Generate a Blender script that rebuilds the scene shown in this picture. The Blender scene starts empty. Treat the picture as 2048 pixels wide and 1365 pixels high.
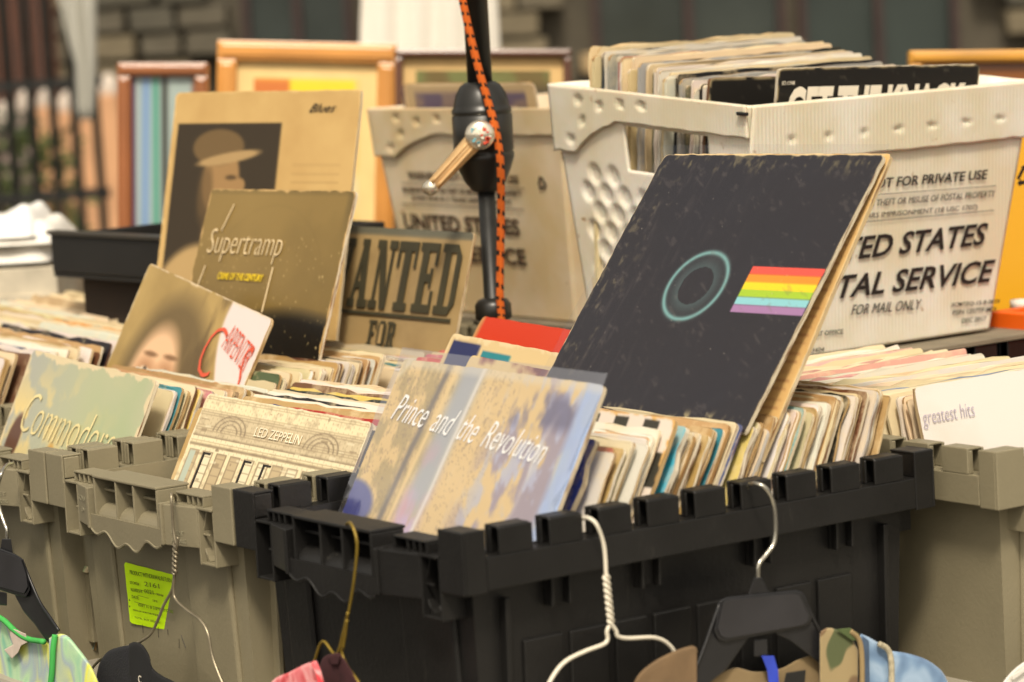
import bpy, bmesh, math, random
import numpy as np
from mathutils import Vector, Matrix

scene = bpy.context.scene
random.seed(7)
rng = np.random.default_rng(11)
COL = scene.collection

# ------------------------------------------------------------------ camera, world, sun, exposure
F, PITCH, ROLL = 6255.0, .114, .058          # focal length in photo pixels, tilt, roll (radians)
ZR = .98                                     # height of the tote rims above the pavement
CAMZ = ZR + .463
cp, sp, cr, sr = math.cos(PITCH), math.sin(PITCH), math.cos(ROLL), math.sin(ROLL)
AR = Vector((1, 0, 0)); AU = Vector((0, sp, cp)); AF = Vector((0, cp, -sp))
right = AR * cr - AU * sr
up = AR * sr + AU * cr
cam_d = bpy.data.cameras.new('camera')
cam = bpy.data.objects.new('camera', cam_d); COL.objects.link(cam)
M = Matrix((right, up, -AF)).transposed().to_4x4(); M.translation = Vector((0, 0, CAMZ))
cam.matrix_world = M
cam_d.sensor_width = 36; cam_d.lens = F / 2048 * 36
cam_d.clip_start = .05; cam_d.clip_end = 300
cam_d.dof.use_dof = True; cam_d.dof.focus_distance = 3.22; cam_d.dof.aperture_fstop = 5.6
cam_d.dof.aperture_blades = 0
scene.camera = cam

world = bpy.data.worlds.new("World"); scene.world = world; world.use_nodes = True
nt = world.node_tree; nt.nodes.clear()
sky = nt.nodes.new('ShaderNodeTexSky'); sky.sky_type = 'NISHITA'; sky.sun_disc = False
SUN_EL, SUN_AZ = math.radians(52), math.radians(182)      # azimuth clockwise from +Y
sky.sun_elevation = SUN_EL; sky.sun_rotation = SUN_AZ
sky.dust_density = 4; sky.air_density = 1
hsv = nt.nodes.new('ShaderNodeHueSaturation'); hsv.inputs['Saturation'].default_value = .15
tint = nt.nodes.new('ShaderNodeMix'); tint.data_type = 'RGBA'; tint.blend_type = 'MULTIPLY'
tint.inputs[0].default_value = 1; tint.inputs[7].default_value = (1.0, .92, .79, 1)
bg = nt.nodes.new('ShaderNodeBackground'); bg.inputs[1].default_value = .14
wo = nt.nodes.new('ShaderNodeOutputWorld')
nt.links.new(sky.outputs[0], hsv.inputs['Color']); nt.links.new(hsv.outputs[0], tint.inputs[6])
nt.links.new(tint.outputs[2], bg.inputs[0]); nt.links.new(bg.outputs[0], wo.inputs[0])

sd = bpy.data.lights.new('sun', 'SUN'); sd.energy = 2.6; sd.angle = math.radians(9); sd.color = (1.0, .89, .72)
sun = bpy.data.objects.new('sun', sd); COL.objects.link(sun)
dirv = Vector((math.sin(SUN_AZ) * math.cos(SUN_EL), math.cos(SUN_AZ) * math.cos(SUN_EL), math.sin(SUN_EL)))
sun.rotation_euler = dirv.to_track_quat('Z', 'Y').to_euler(); sun.location = dirv * 20
scene.view_settings.view_transform = 'Standard'; scene.view_settings.look = 'None'
scene.view_settings.exposure = .34; scene.view_settings.gamma = 1
scene.render.resolution_x = 1024; scene.render.resolution_y = 682
scene.render.engine = 'CYCLES'

# ------------------------------------------------------------------ frames of reference
YAW = .960
UX = Vector((math.cos(YAW), -math.sin(YAW), 0))       # along the short ends of the totes
VX = Vector((math.sin(YAW), math.cos(YAW), 0))        # along their long sides
ZX = Vector((0, 0, 1))
O0 = Vector((-.053, 2.628, ZR))                       # front corner of the black tote's rim

def T(s, t, z):
    return O0 + UX * s + VX * t + ZX * z
def raydir(px, py):
    a = px - 1024; b = 682.5 - py
    u = a * cr + b * sr; v = -a * sr + b * cr
    return Vector((u / F, cp + v / F * sp, -sp + v / F * cp))
CP = Vector((0, 0, CAMZ))
def hit(px, py, n, p0):
    d = raydir(px, py); k = (p0 - CP).dot(n) / d.dot(n); return CP + d * k
def hs(px, py, s): return hit(px, py, UX, T(s, 0, 0))
def ht(px, py, t): return hit(px, py, VX, T(0, t, 0))
def hz(px, py, z): return hit(px, py, ZX, T(0, 0, z))
def hy(px, py, y): return hit(px, py, Vector((0, 1, 0)), Vector((0, y, 0)))

# ------------------------------------------------------------------ materials
def lin(c):
    return tuple((x / 12.92 if x <= .04045 else ((x + .055) / 1.055) ** 2.4) for x in c)
def s8(r, g, b, k=1.0):
    return tuple(x * k for x in lin((r / 255, g / 255, b / 255)))
def N(m, t): return m.node_tree.nodes.new(t)
def L(m, a, b): m.node_tree.links.new(a, b)
MATS = {}
def mat(name, col, rough=.5, var=.25, scale=20., bump=.0, bscale=60., metal=0., spec=.5, stretch=None, sub=0, trans=0, coat=0, col2=None, detail=6):
    if name in MATS: return MATS[name]
    m = bpy.data.materials.new(name); m.use_nodes = True
    b = m.node_tree.nodes['Principled BSDF']
    tc = N(m, 'ShaderNodeTexCoord'); mp = N(m, 'ShaderNodeMapping')
    L(m, tc.outputs['Object'], mp.inputs['Vector'])
    if stretch: mp.inputs['Scale'].default_value = stretch
    nz = N(m, 'ShaderNodeTexNoise'); nz.inputs['Scale'].default_value = scale; nz.inputs['Detail'].default_value = detail
    L(m, mp.outputs[0], nz.inputs['Vector'])
    rp = N(m, 'ShaderNodeValToRGB')
    c2 = col2 if col2 else tuple(x * (1 - var) for x in col)
    c1 = tuple(min(1, x * (1 + var * .5)) for x in col) if not col2 else col
    rp.color_ramp.elements[0].position = .3; rp.color_ramp.elements[1].position = .7
    rp.color_ramp.elements[0].color = (*c2, 1); rp.color_ramp.elements[1].color = (*c1, 1)
    L(m, nz.outputs['Fac'], rp.inputs[0]); L(m, rp.outputs[0], b.inputs['Base Color'])
    b.inputs['Metallic'].default_value = metal
    b.inputs['Specular IOR Level'].default_value = spec
    rr = N(m, 'ShaderNodeMapRange'); rr.inputs[3].default_value = max(.03, rough - .1); rr.inputs[4].default_value = min(1, rough + .1)
    L(m, nz.outputs['Fac'], rr.inputs[0]); L(m, rr.outputs[0], b.inputs['Roughness'])
    if bump:
        n2 = N(m, 'ShaderNodeTexNoise'); n2.inputs['Scale'].default_value = bscale; n2.inputs['Detail'].default_value = 5
        L(m, mp.outputs[0], n2.inputs['Vector'])
        bp = N(m, 'ShaderNodeBump'); bp.inputs['Strength'].default_value = bump; bp.inputs['Distance'].default_value = .004
        L(m, n2.outputs['Fac'], bp.inputs['Height']); L(m, bp.outputs[0], b.inputs['Normal'])
    if sub: 
        b.inputs['Subsurface Weight'].default_value = sub; b.inputs['Subsurface Scale'].default_value = .01
    if trans: b.inputs['Transmission Weight'].default_value = trans
    if coat: b.inputs['Coat Weight'].default_value = coat; b.inputs['Coat Roughness'].default_value = .15
    MATS[name] = m; return m

def attr_mat(name, rough=.45, coat=0., bump=.15, scale=300.):
    """colours printed on a grid of faces"""
    if name in MATS: return MATS[name]
    m = bpy.data.materials.new(name); m.use_nodes = True
    b = m.node_tree.nodes['Principled BSDF']
    a = N(m, 'ShaderNodeAttribute'); a.attribute_name = 'print'
    L(m, a.outputs['Color'], b.inputs['Base Color'])
    b.inputs['Roughness'].default_value = rough; b.inputs['Specular IOR Level'].default_value = .25
    if coat: b.inputs['Coat Weight'].default_value = coat; b.inputs['Coat Roughness'].default_value = .2
    n2 = N(m, 'ShaderNodeTexNoise'); n2.inputs['Scale'].default_value = scale
    bp = N(m, 'ShaderNodeBump'); bp.inputs['Strength'].default_value = bump; bp.inputs['Distance'].default_value = .002
    L(m, n2.outputs['Fac'], bp.inputs['Height']); L(m, bp.outputs[0], b.inputs['Normal'])
    MATS[name] = m; return m

def card_edge_mat():
    m = bpy.data.materials.new('worn_card_edge'); m.use_nodes = True
    b = m.node_tree.nodes['Principled BSDF']
    oi = N(m, 'ShaderNodeObjectInfo'); tc = N(m, 'ShaderNodeTexCoord')
    rp = N(m, 'ShaderNodeValToRGB'); e = rp.color_ramp.elements
    K = .72
    cols = [(.0, s8(228, 210, 176, K)), (.16, s8(196, 164, 112, K)), (.3, s8(232, 220, 196, K)), (.44, s8(212, 186, 142, K)), (.58, s8(222, 206, 176, K)),
            (.72, s8(172, 134, 82, K)), (.8, s8(230, 216, 186, K)), (.9, s8(206, 200, 192, K)), (.97, s8(110, 74, 46, K))]
    rp.color_ramp.interpolation = 'CONSTANT'
    e[0].position = 0; e[0].color = (*cols[0][1], 1); e[1].position = cols[1][0]; e[1].color = (*cols[1][1], 1)
    for p, c in cols[2:]:
        q = e.new(p); q.color = (*c, 1)
    L(m, oi.outputs['Random'], rp.inputs[0])
    mp = N(m, 'ShaderNodeMapping'); mp.inputs['Scale'].default_value = (10, 420, 26)
    L(m, tc.outputs['Object'], mp.inputs['Vector'])
    add = N(m, 'ShaderNodeVectorMath'); add.operation = 'ADD'
    sc = N(m, 'ShaderNodeVectorMath'); sc.operation = 'SCALE'; sc.inputs['Scale'].default_value = 57
    L(m, oi.outputs['Location'], sc.inputs[0]); L(m, mp.outputs[0], add.inputs[0]); L(m, sc.outputs[0], add.inputs[1])
    nz = N(m, 'ShaderNodeTexNoise'); nz.inputs['Scale'].default_value = 1; nz.inputs['Detail'].default_value = 4
    L(m, add.outputs[0], nz.inputs['Vector'])
    r2 = N(m, 'ShaderNodeValToRGB'); r2.color_ramp.elements[0].position = .52; r2.color_ramp.elements[1].position = .66
    L(m, nz.outputs['Fac'], r2.inputs[0])
    mx = N(m, 'ShaderNodeMix'); mx.data_type = 'RGBA'
    L(m, r2.outputs[0], mx.inputs[0]); L(m, rp.outputs[0], mx.inputs[6]); mx.inputs[7].default_value = (*s8(112, 70, 34), 1)
    # tattered seams: the printed colour shows in ragged streaks
    n3 = N(m, 'ShaderNodeTexNoise'); n3.inputs['Scale'].default_value = .6; n3.inputs['Detail'].default_value = 3
    ad2 = N(m, 'ShaderNodeVectorMath'); ad2.operation = 'ADD'; ad2.inputs[1].default_value = (31, 7, 3)
    L(m, add.outputs[0], ad2.inputs[0]); L(m, ad2.outputs[0], n3.inputs['Vector'])
    r3 = N(m, 'ShaderNodeValToRGB'); r3.color_ramp.elements[0].position = .6; r3.color_ramp.elements[1].position = .66
    L(m, n3.outputs['Fac'], r3.inputs[0])
    mx2 = N(m, 'ShaderNodeMix'); mx2.data_type = 'RGBA'
    L(m, r3.outputs[0], mx2.inputs[0]); L(m, mx.outputs[2], mx2.inputs[6]); L(m, oi.outputs['Color'], mx2.inputs[7])
    L(m, mx2.outputs[2], b.inputs['Base Color']); b.inputs['Roughness'].default_value = .75
    bp = N(m, 'ShaderNodeBump'); bp.inputs['Strength'].default_value = .5; bp.inputs['Distance'].default_value = .001
    L(m, nz.outputs['Fac'], bp.inputs['Height']); L(m, bp.outputs[0], b.inputs['Normal'])
    return m
def card_face_mat(name='printed_card', plain=False, rough=.5):
    m = bpy.data.materials.new(name); m.use_nodes = True
    b = m.node_tree.nodes['Principled BSDF']
    oi = N(m, 'ShaderNodeObjectInfo'); tc = N(m, 'ShaderNodeTexCoord')
    nz = N(m, 'ShaderNodeTexNoise'); nz.inputs['Scale'].default_value = 22; nz.inputs['Detail'].default_value = 8; nz.inputs['Roughness'].default_value = .7
    sc = N(m, 'ShaderNodeVectorMath'); sc.operation = 'ADD'
    L(m, tc.outputs['Object'], sc.inputs[0]); L(m, oi.outputs['Location'], sc.inputs[1]); L(m, sc.outputs[0], nz.inputs['Vector'])
    r2 = N(m, 'ShaderNodeValToRGB'); r2.color_ramp.elements[0].position = .5; r2.color_ramp.elements[1].position = .62
    L(m, nz.outputs['Fac'], r2.inputs[0])
    mx = N(m, 'ShaderNodeMix'); mx.data_type = 'RGBA'; mu = N(m, 'ShaderNodeMath'); mu.operation = 'MULTIPLY'; mu.inputs[1].default_value = .25 if plain else .4
    L(m, r2.outputs[0], mu.inputs[0]); L(m, mu.outputs[0], mx.inputs[0])
    L(m, oi.outputs['Color'], mx.inputs[6]); mx.inputs[7].default_value = (*s8(226, 206, 166), 1)
    L(m, mx.outputs[2], b.inputs['Base Color']); b.inputs['Roughness'].default_value = rough
    return m
def plastic_film(name, tintc=(.9, .93, 1), gloss=.5, haze=.08, scale=9.):
    m = bpy.data.materials.new(name); m.use_nodes = True; nt = m.node_tree; nt.nodes.clear()
    out = N(m, 'ShaderNodeOutputMaterial'); tr = N(m, 'ShaderNodeBsdfTransparent'); tr.inputs[0].default_value = (.97, .97, .97, 1)
    gl = N(m, 'ShaderNodeBsdfGlossy'); gl.inputs['Roughness'].default_value = .16; gl.inputs[0].default_value = (*tintc, 1)
    df = N(m, 'ShaderNodeBsdfDiffuse'); df.inputs[0].default_value = (*tintc, 1)
    tc = N(m, 'ShaderNodeTexCoord'); mp = N(m, 'ShaderNodeMapping'); mp.inputs['Scale'].default_value = (1, 1, .7)
    nz = N(m, 'ShaderNodeTexNoise'); nz.inputs['Scale'].default_value = scale; nz.inputs['Detail'].default_value = 2; nz.inputs['Distortion'].default_value = .6
    L(m, tc.outputs['Object'], mp.inputs[0]); L(m, mp.outputs[0], nz.inputs['Vector'])
    bp = N(m, 'ShaderNodeBump'); bp.inputs['Strength'].default_value = 1; bp.inputs['Distance'].default_value = .012
    L(m, nz.outputs['Fac'], bp.inputs['Height']); L(m, bp.outputs[0], gl.inputs['Normal'])
    lw = N(m, 'ShaderNodeFresnel'); lw.inputs[0].default_value = 1.45; L(m, bp.outputs[0], lw.inputs['Normal'])
    mu = N(m, 'ShaderNodeMath'); mu.operation = 'MULTIPLY'; mu.inputs[1].default_value = gloss * 3; mu.use_clamp = True
    L(m, lw.outputs[0], mu.inputs[0])
    m1 = N(m, 'ShaderNodeMixShader'); m1.inputs[0].default_value = haze; L(m, tr.outputs[0], m1.inputs[1]); L(m, df.outputs[0], m1.inputs[2])
    m2 = N(m, 'ShaderNodeMixShader'); L(m, mu.outputs[0], m2.inputs[0]); L(m, m1.outputs[0], m2.inputs[1]); L(m, gl.outputs[0], m2.inputs[2])
    L(m, m2.outputs[0], out.inputs[0]); return m

EDGE = card_edge_mat(); FACE = card_face_mat(); SPINE = card_face_mat('spine_card', True)
BLACKP = mat('black_plastic', s8(22, 21, 20), .45, .3, 14, bump=.12, bscale=220, spec=.45)
GREYP = mat('grey_green_plastic', s8(130, 122, 99), .5, .13, 9, bump=.1, bscale=220, spec=.4)
def scuff(m, col, amt):
    b = m.node_tree.nodes['Principled BSDF']; lk = b.inputs['Base Color'].links[0]; src = lk.from_socket
    tc = N(m, 'ShaderNodeTexCoord'); mp = N(m, 'ShaderNodeMapping'); mp.inputs['Scale'].default_value = (60, 60, 9); mp.inputs['Rotation'].default_value = (.5, .3, .2)
    nz = N(m, 'ShaderNodeTexNoise'); nz.inputs['Scale'].default_value = 1.4; nz.inputs['Detail'].default_value = 7; nz.inputs['Roughness'].default_value = .75
    L(m, tc.outputs['Object'], mp.inputs[0]); L(m, mp.outputs[0], nz.inputs['Vector'])
    r1 = N(m, 'ShaderNodeValToRGB'); r1.color_ramp.elements[0].position = .60; r1.color_ramp.elements[1].position = .80; L(m, nz.outputs['Fac'], r1.inputs[0])
    n2 = N(m, 'ShaderNodeTexNoise'); n2.inputs['Scale'].default_value = 14; n2.inputs['Detail'].default_value = 3; L(m, tc.outputs['Object'], n2.inputs['Vector'])
    r2 = N(m, 'ShaderNodeValToRGB'); r2.color_ramp.elements[0].position = .5; r2.color_ramp.elements[1].position = .7; L(m, n2.outputs['Fac'], r2.inputs[0])
    mu = N(m, 'ShaderNodeMath'); mu.operation = 'MULTIPLY'; L(m, r1.outputs[0], mu.inputs[0]); L(m, r2.outputs[0], mu.inputs[1])
    m2 = N(m, 'ShaderNodeMath'); m2.operation = 'MULTIPLY'; m2.inputs[1].default_value = amt; L(m, mu.outputs[0], m2.inputs[0])
    mx = N(m, 'ShaderNodeMix'); mx.data_type = 'RGBA'; L(m, m2.outputs[0], mx.inputs[0]); L(m, src, mx.inputs[6]); mx.inputs[7].default_value = (*col, 1)
    L(m, mx.outputs[2], b.inputs['Base Color'])
scuff(BLACKP, s8(120, 116, 104), .6); scuff(GREYP, s8(176, 168, 144), .5)
DARKC = mat('black_coated_metal', s8(30, 30, 28), .38, .3, 30)
INK = mat('black_ink', s8(34, 30, 28), .6, .1)

# ------------------------------------------------------------------ object helpers
def link(name, me, m=None, parent=None, mw=None):
    o = bpy.data.objects.new(name, me); COL.objects.link(o)
    if m is not None and me is not None and not me.materials:
        for q in (m if isinstance(m, (list, tuple)) else [m]): me.materials.append(q)
    if parent is not None: o.parent = parent
    if mw is not None: o.matrix_basis = mw
    return o
def tag(o, label=None, cat=None, group=None, kind=None):
    if label: o['label'] = label
    if cat: o['category'] = cat
    if group: o['group'] = group
    if kind: o['kind'] = kind
    return o
def empty(name, label, cat, mw=None, group=None):
    o = bpy.data.objects.new(name, None); COL.objects.link(o); o.empty_display_size = .05
    if mw is not None: o.matrix_basis = mw
    return tag(o, label, cat, group)
def frame_mw(org, x, y, z=None):
    x = x.normalized(); y = y.normalized(); z = z.normalized() if z else x.cross(y)
    m = Matrix((x, y, z)).transposed().to_4x4(); m.translation = org; return m
class MB:
    def __init__(self): self.v = []; self.f = []; self.mi = []
    def add(self, vs, fs, mi=0):
        k = len(self.v); self.v += [tuple(p) for p in vs]; self.f += [tuple(i + k for i in q) for q in fs]; self.mi += [mi] * len(fs); return self
    def box(self, x0, x1, y0, y1, z0, z1, mi=0):
        vs = [(x, y, z) for z in (z0, z1) for y in (y0, y1) for x in (x0, x1)]
        return self.add(vs, [(0, 2, 3, 1), (4, 5, 7, 6), (0, 1, 5, 4), (2, 6, 7, 3), (0, 4, 6, 2), (1, 3, 7, 5)], mi)
    def hexa(self, q0, q1, mi=0):      # two quads (4 pts each) joined
        return self.add(list(q0) + list(q1), [(3, 2, 1, 0), (4, 5, 6, 7), (0, 1, 5, 4), (1, 2, 6, 5), (2, 3, 7, 6), (3, 0, 4, 7)], mi)
    def prism(self, pts, d, mi=0):     # polygon (3D pts) extruded by vector d
        n = len(pts); a = [Vector(p) for p in pts]; b = [p + Vector(d) for p in a]
        fs = [tuple(range(n))[::-1], tuple(range(n, 2 * n))] + [(i, (i + 1) % n, n + (i + 1) % n, n + i) for i in range(n)]
        return self.add(a + b, fs, mi)
    def tube(self, pts, r, seg=8, closed=False, caps=True, mi=0):
        pts = [Vector(p) for p in pts]; n = len(pts); rings = []
        rr = r if isinstance(r, (list, tuple)) else [r] * n
        ref = None
        for i in range(n):
            d = (pts[min(i + 1, n - 1)] - pts[max(i - 1, 0)]).normalized()
            if ref is None: ref = d.orthogonal().normalized()
            ref = (ref - d * ref.dot(d)).normalized(); bi = d.cross(ref)
            rings.append([pts[i] + (ref * math.cos(a) + bi * math.sin(a)) * rr[i] for a in [2 * math.pi * k / seg for k in range(seg)]])
        vs = [p for q in rings for p in q]
        fs = [(i * seg + k, i * seg + (k + 1) % seg, (i + 1) * seg + (k + 1) % seg, (i + 1) * seg + k) for i in range(n - 1) for k in range(seg)]
        if caps: fs += [tuple(range(seg))[::-1], tuple(range((n - 1) * seg, n * seg))]
        return self.add(vs, fs, mi)
    def lathe(self, prof, c=(0, 0, 0), ax=(0, 0, 1), seg=28, mi=0):
        ax = Vector(ax).normalized(); a = ax.orthogonal().normalized(); b = ax.cross(a); c = Vector(c); n = len(prof)
        vs = [c + ax * z + (a * math.cos(t) + b * math.sin(t)) * r for r, z in prof for t in [2 * math.pi * k / seg for k in range(seg)]]
        fs = [(i * seg + k, i * seg + (k + 1) % seg, (i + 1) * seg + (k + 1) % seg, (i + 1) * seg + k) for i in range(n - 1) for k in range(seg)]
        fs += [tuple(range(seg))[::-1], tuple(range((n - 1) * seg, n * seg))]
        return self.add(vs, fs, mi)
    def mesh(self, name, smooth=False):
        me = bpy.data.meshes.new(name); me.from_pydata(self.v, [], self.f)
        me.polygons.foreach_set('material_index', self.mi)
        if smooth: me.polygons.foreach_set('use_smooth', [True] * len(self.f))
        me.update()
        bm = bmesh.new(); bm.from_mesh(me); bmesh.ops.recalc_face_normals(bm, faces=bm.faces); bm.to_mesh(me); bm.free()
        return me
    def build(self, name, m, parent=None, smooth=False, bevel=0, mw=None, seg=2):
        o = link(name, self.mesh(name, smooth), m, parent, mw)
        if bevel:
            b = o.modifiers.new('bevel', 'BEVEL'); b.width = bevel; b.segments = seg; b.limit_method = 'ANGLE'; b.angle_limit = .6
            b.harden_normals = False
        return o
def spline(pts, n=8):
    P = [Vector(p) for p in pts]; P = [2 * P[0] - P[1]] + P + [2 * P[-1] - P[-2]]; out = []
    for i in range(1, len(P) - 2):
        for k in range(n):
            t = k / n; a, b, c, d = P[i - 1:i + 3]
            out.append(.5 * ((2 * b) + (c - a) * t + (2 * a - 5 * b + 4 * c - d) * t * t + (3 * b - a - 3 * c + d) * t ** 3))
    out.append(P[-2]); return out

def text(body, org, x, y, w, h, m, parent, name='lettering', bold=0., shear=0., n=None, off=.0004):
    """print a line of text in the box w x h whose lower-left corner is org; x, y are unit directions"""
    cu = bpy.data.curves.new(name, 'FONT'); cu.body = body; cu.offset = bold; cu.shear = shear; cu.resolution_u = 3; cu.extrude = .004
    to = bpy.data.objects.new('tmp', cu); COL.objects.link(to)
    me = bpy.data.meshes.new_from_object(to); bpy.data.objects.remove(to); bpy.data.curves.remove(cu)
    co = np.empty(len(me.vertices) * 3, 'f'); me.vertices.foreach_get('co', co); co = co.reshape(-1, 3)
    lo, hi = co.min(0), co.max(0)
    co[:, 0] = (co[:, 0] - lo[0]) / max(hi[0] - lo[0], 1e-6) * w
    co[:, 1] = (co[:, 1] - lo[1]) / max(hi[1] - lo[1], 1e-6) * h
    co[:, 2] = (co[:, 2] > 0) * .0002 + off
    me.vertices.foreach_set('co', co.ravel()); me.update(); me.name = name
    x = Vector(x).normalized(); y = (Vector(y) - x * Vector(y).dot(x)).normalized()
    mw = frame_mw(Vector(org), x, y)
    me.materials.clear()
    o = link(name, me, m, None, mw)
    if parent is not None:
        o.parent = parent; o.matrix_basis = parent.matrix_basis.inverted() @ mw
    return o

# ------------------------------------------------------------------ art printed on grids (numpy, u right, v down)
def fbm(u, v, sc, seed, oct=4):
    r = np.zeros_like(u); amp = .5; R = np.random.default_rng(seed)
    for o in range(oct):
        g = R.random((64, 64)); x = (u * sc) % 63; y = (v * sc) % 63
        i = np.floor(x).astype(int); j = np.floor(y).astype(int); fx = x - i; fy = y - j
        fx = fx * fx * (3 - 2 * fx); fy = fy * fy * (3 - 2 * fy)
        r += amp * ((g[j, i] * (1 - fx) + g[j, i + 1] * fx) * (1 - fy) + (g[j + 1, i] * (1 - fx) + g[j + 1, i + 1] * fx) * fy)
        amp *= .5; sc *= 2.03
    return r / (1 - .5 ** oct)
def C(r, g, b): return np.array([r, g, b]) / 255.
def lay(img, c, a):
    a = np.clip(a, 0, 1)[..., None]; return img * (1 - a) + np.asarray(c) * a
def ell(u, v, cx, cy, rx, ry, soft=.15, ang=0.):
    x = u - cx; y = v - cy; ca, sa = math.cos(ang), math.sin(ang)
    d = np.sqrt(((x * ca + y * sa) / rx) ** 2 + ((-x * sa + y * ca) / ry) ** 2); return np.clip((1 - d) / soft + .5, 0, 1)
def rect(u, v, x0, y0, x1, y1, s=.004):
    return np.clip((u - x0) / s + .5, 0, 1) * np.clip((x1 - u) / s + .5, 0, 1) * np.clip((v - y0) / s + .5, 0, 1) * np.clip((y1 - v) / s + .5, 0, 1)
def edge_wear(img, u, v, seed, c=C(226, 204, 160), w=.02, amt=1.):
    d = np.minimum(np.minimum(u, 1 - u), np.minimum(v, 1 - v)); n = fbm(u, v, 22, seed, 5)
    return lay(img, c, amt * np.clip((w * .7 * (n * 3.2 - 1.0) - d) / .005 + .1, 0, 1))
def ring_wear(img, u, v, seed, c, amt=.6):
    r = np.hypot(u - .5, v - .5); n = fbm(u, v, 40, seed, 5)
    return lay(img, c, amt * np.exp(-((r - .455) / .022) ** 2) * np.clip((n - .48) * 6, 0, 1))

def art_teal(u, v):
    img = np.ones(u.shape + (3,)) * C(34, 27, 26)
    img = lay(img, C(26, 24, 34), fbm(u, v, 3, 5) * .5)
    # a plain teal outlined disc and a separate block of level stripes
    r = np.hypot((u - .47), (v - .5)); a = np.exp(-((r - .125) / .009) ** 2) + .35 * np.clip((.125 - r) / .05, 0, 1) * (r < .125) * (r > .07)
    img = lay(img, C(126, 178, 178), np.clip(a, 0, 1) * .9)
    vv = v + 0.0 * u
    for i, c in enumerate([C(246, 84, 66), C(252, 146, 30), C(250, 214, 20), C(166, 200, 40), C(140, 204, 212), C(164, 122, 168)]):
        img = lay(img, c, rect(u, vv, .68, .42 + i * .028, .995, .448 + i * .028))
    n = fbm(u, v * .5, 61, 9, 5) * .6 + fbm(u * .9, v, 37, 29, 5) * .4; k = fbm(u, v, 5, 19, 3)
    img = lay(img, C(150, 140, 104), .6 * np.clip((n - .58) * 6, 0, .7) * np.clip((.14 - u + .06 * k) / .08, 0, 1))
    img = lay(img, C(156, 146, 100), .6 * np.clip((n - .53) * 6, 0, .8) * np.clip((.09 - v) / .05, 0, 1))
    img = lay(img, C(206, 192, 140), .7 * np.clip((n - .52) * 8, 0, 1) * np.exp(-((v - .965) / .02) ** 2))
    img = lay(img, C(96, 88, 84), np.clip((fbm(u * 3, v * .5, 20, 61, 4) - .60) * 6, 0, 1) * .25 * np.clip(1.2 - u * 1.6, 0, 1))
    img = lay(img, C(120, 112, 104), np.clip((fbm(u * .6 + v * .4, v * 1.6 - u, 30, 62, 3) - .70) * 10, 0, 1) * .25)
    R = np.random.default_rng(8)
    for i in range(60):
        px, py = R.random(2); img = lay(img, C(200, 190, 174), np.clip(1.5 - np.hypot(u - px, v - py) / R.uniform(.0016, .0028), 0, 1) * R.uniform(.2, .6))
    return edge_wear(img, u, v, 4, w=.006)
def art_swirl(u, v):
    n = fbm(u, v * .6, 4, 3, 5); f1 = fbm(u * 3, v * 1.4, 6, 8, 5); f2 = fbm(u * 3, v * 1.2, 11, 18, 5)
    x = u + .10 * (v - .3) + .03 * (n - .5)
    img = np.ones(u.shape + (3,)) * C(236, 198, 118)
    img = lay(img, C(168, 144, 70), np.clip((f2 - .46) * 6, 0, 1) * (x < .34) * .8)
    li = np.abs(((f1 * 9) % 1) - .5); img = lay(img, C(120, 92, 52), np.clip((.07 - li) / .05, 0, 1) * (u < .62) * .55)
    img = lay(img, C(84, 72, 52), np.exp(-((x - .215) / .016) ** 2) * .9); img = lay(img, C(246, 210, 130), np.exp(-((x - .26) / .012) ** 2))
    band = np.exp(-((x - .35) / .065) ** 4)
    img = lay(img, C(168, 172, 176), band * np.clip((.50 - v) * 6 + .5, 0, 1)); img = lay(img, C(214, 160, 178), band * np.clip((v - .22) * 7, 0, 1) * np.clip((f1 - .3) * 4, 0, 1))
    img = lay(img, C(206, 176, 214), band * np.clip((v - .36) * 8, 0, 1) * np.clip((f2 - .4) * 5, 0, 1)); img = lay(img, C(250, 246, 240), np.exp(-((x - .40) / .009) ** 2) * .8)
    rr = np.clip((x - .52) * 8, 0, 1)
    img = lay(img, C(136, 122, 158), np.clip((f1 - .47) * 9, 0, 1) * rr * .8); img = lay(img, C(184, 190, 222), np.clip((f2 - .52) * 9, 0, 1) * rr * .8)
    img = lay(img, C(70, 62, 104), rect(u, v, .53, .05, .93, .15, .04) * np.clip((f1 - .38) * 6, 0, 1) * .85)
    img = lay(img, C(160, 188, 240), np.clip((u - .905) / .03, 0, 1) * .9); img = lay(img, C(46, 54, 140), ell(u, v, .04, .46, .10, .06, .3, .3))
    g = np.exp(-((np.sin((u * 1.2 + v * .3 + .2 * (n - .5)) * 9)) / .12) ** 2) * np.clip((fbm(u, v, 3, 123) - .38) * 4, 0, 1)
    img = lay(img, C(252, 248, 238), g * .6)  # bright glare streaks painted into the cover colours
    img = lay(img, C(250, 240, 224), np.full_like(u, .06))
    return lay(img, C(236, 226, 206), np.clip((.035 - v) / .02, 0, 1) * .5)
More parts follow.
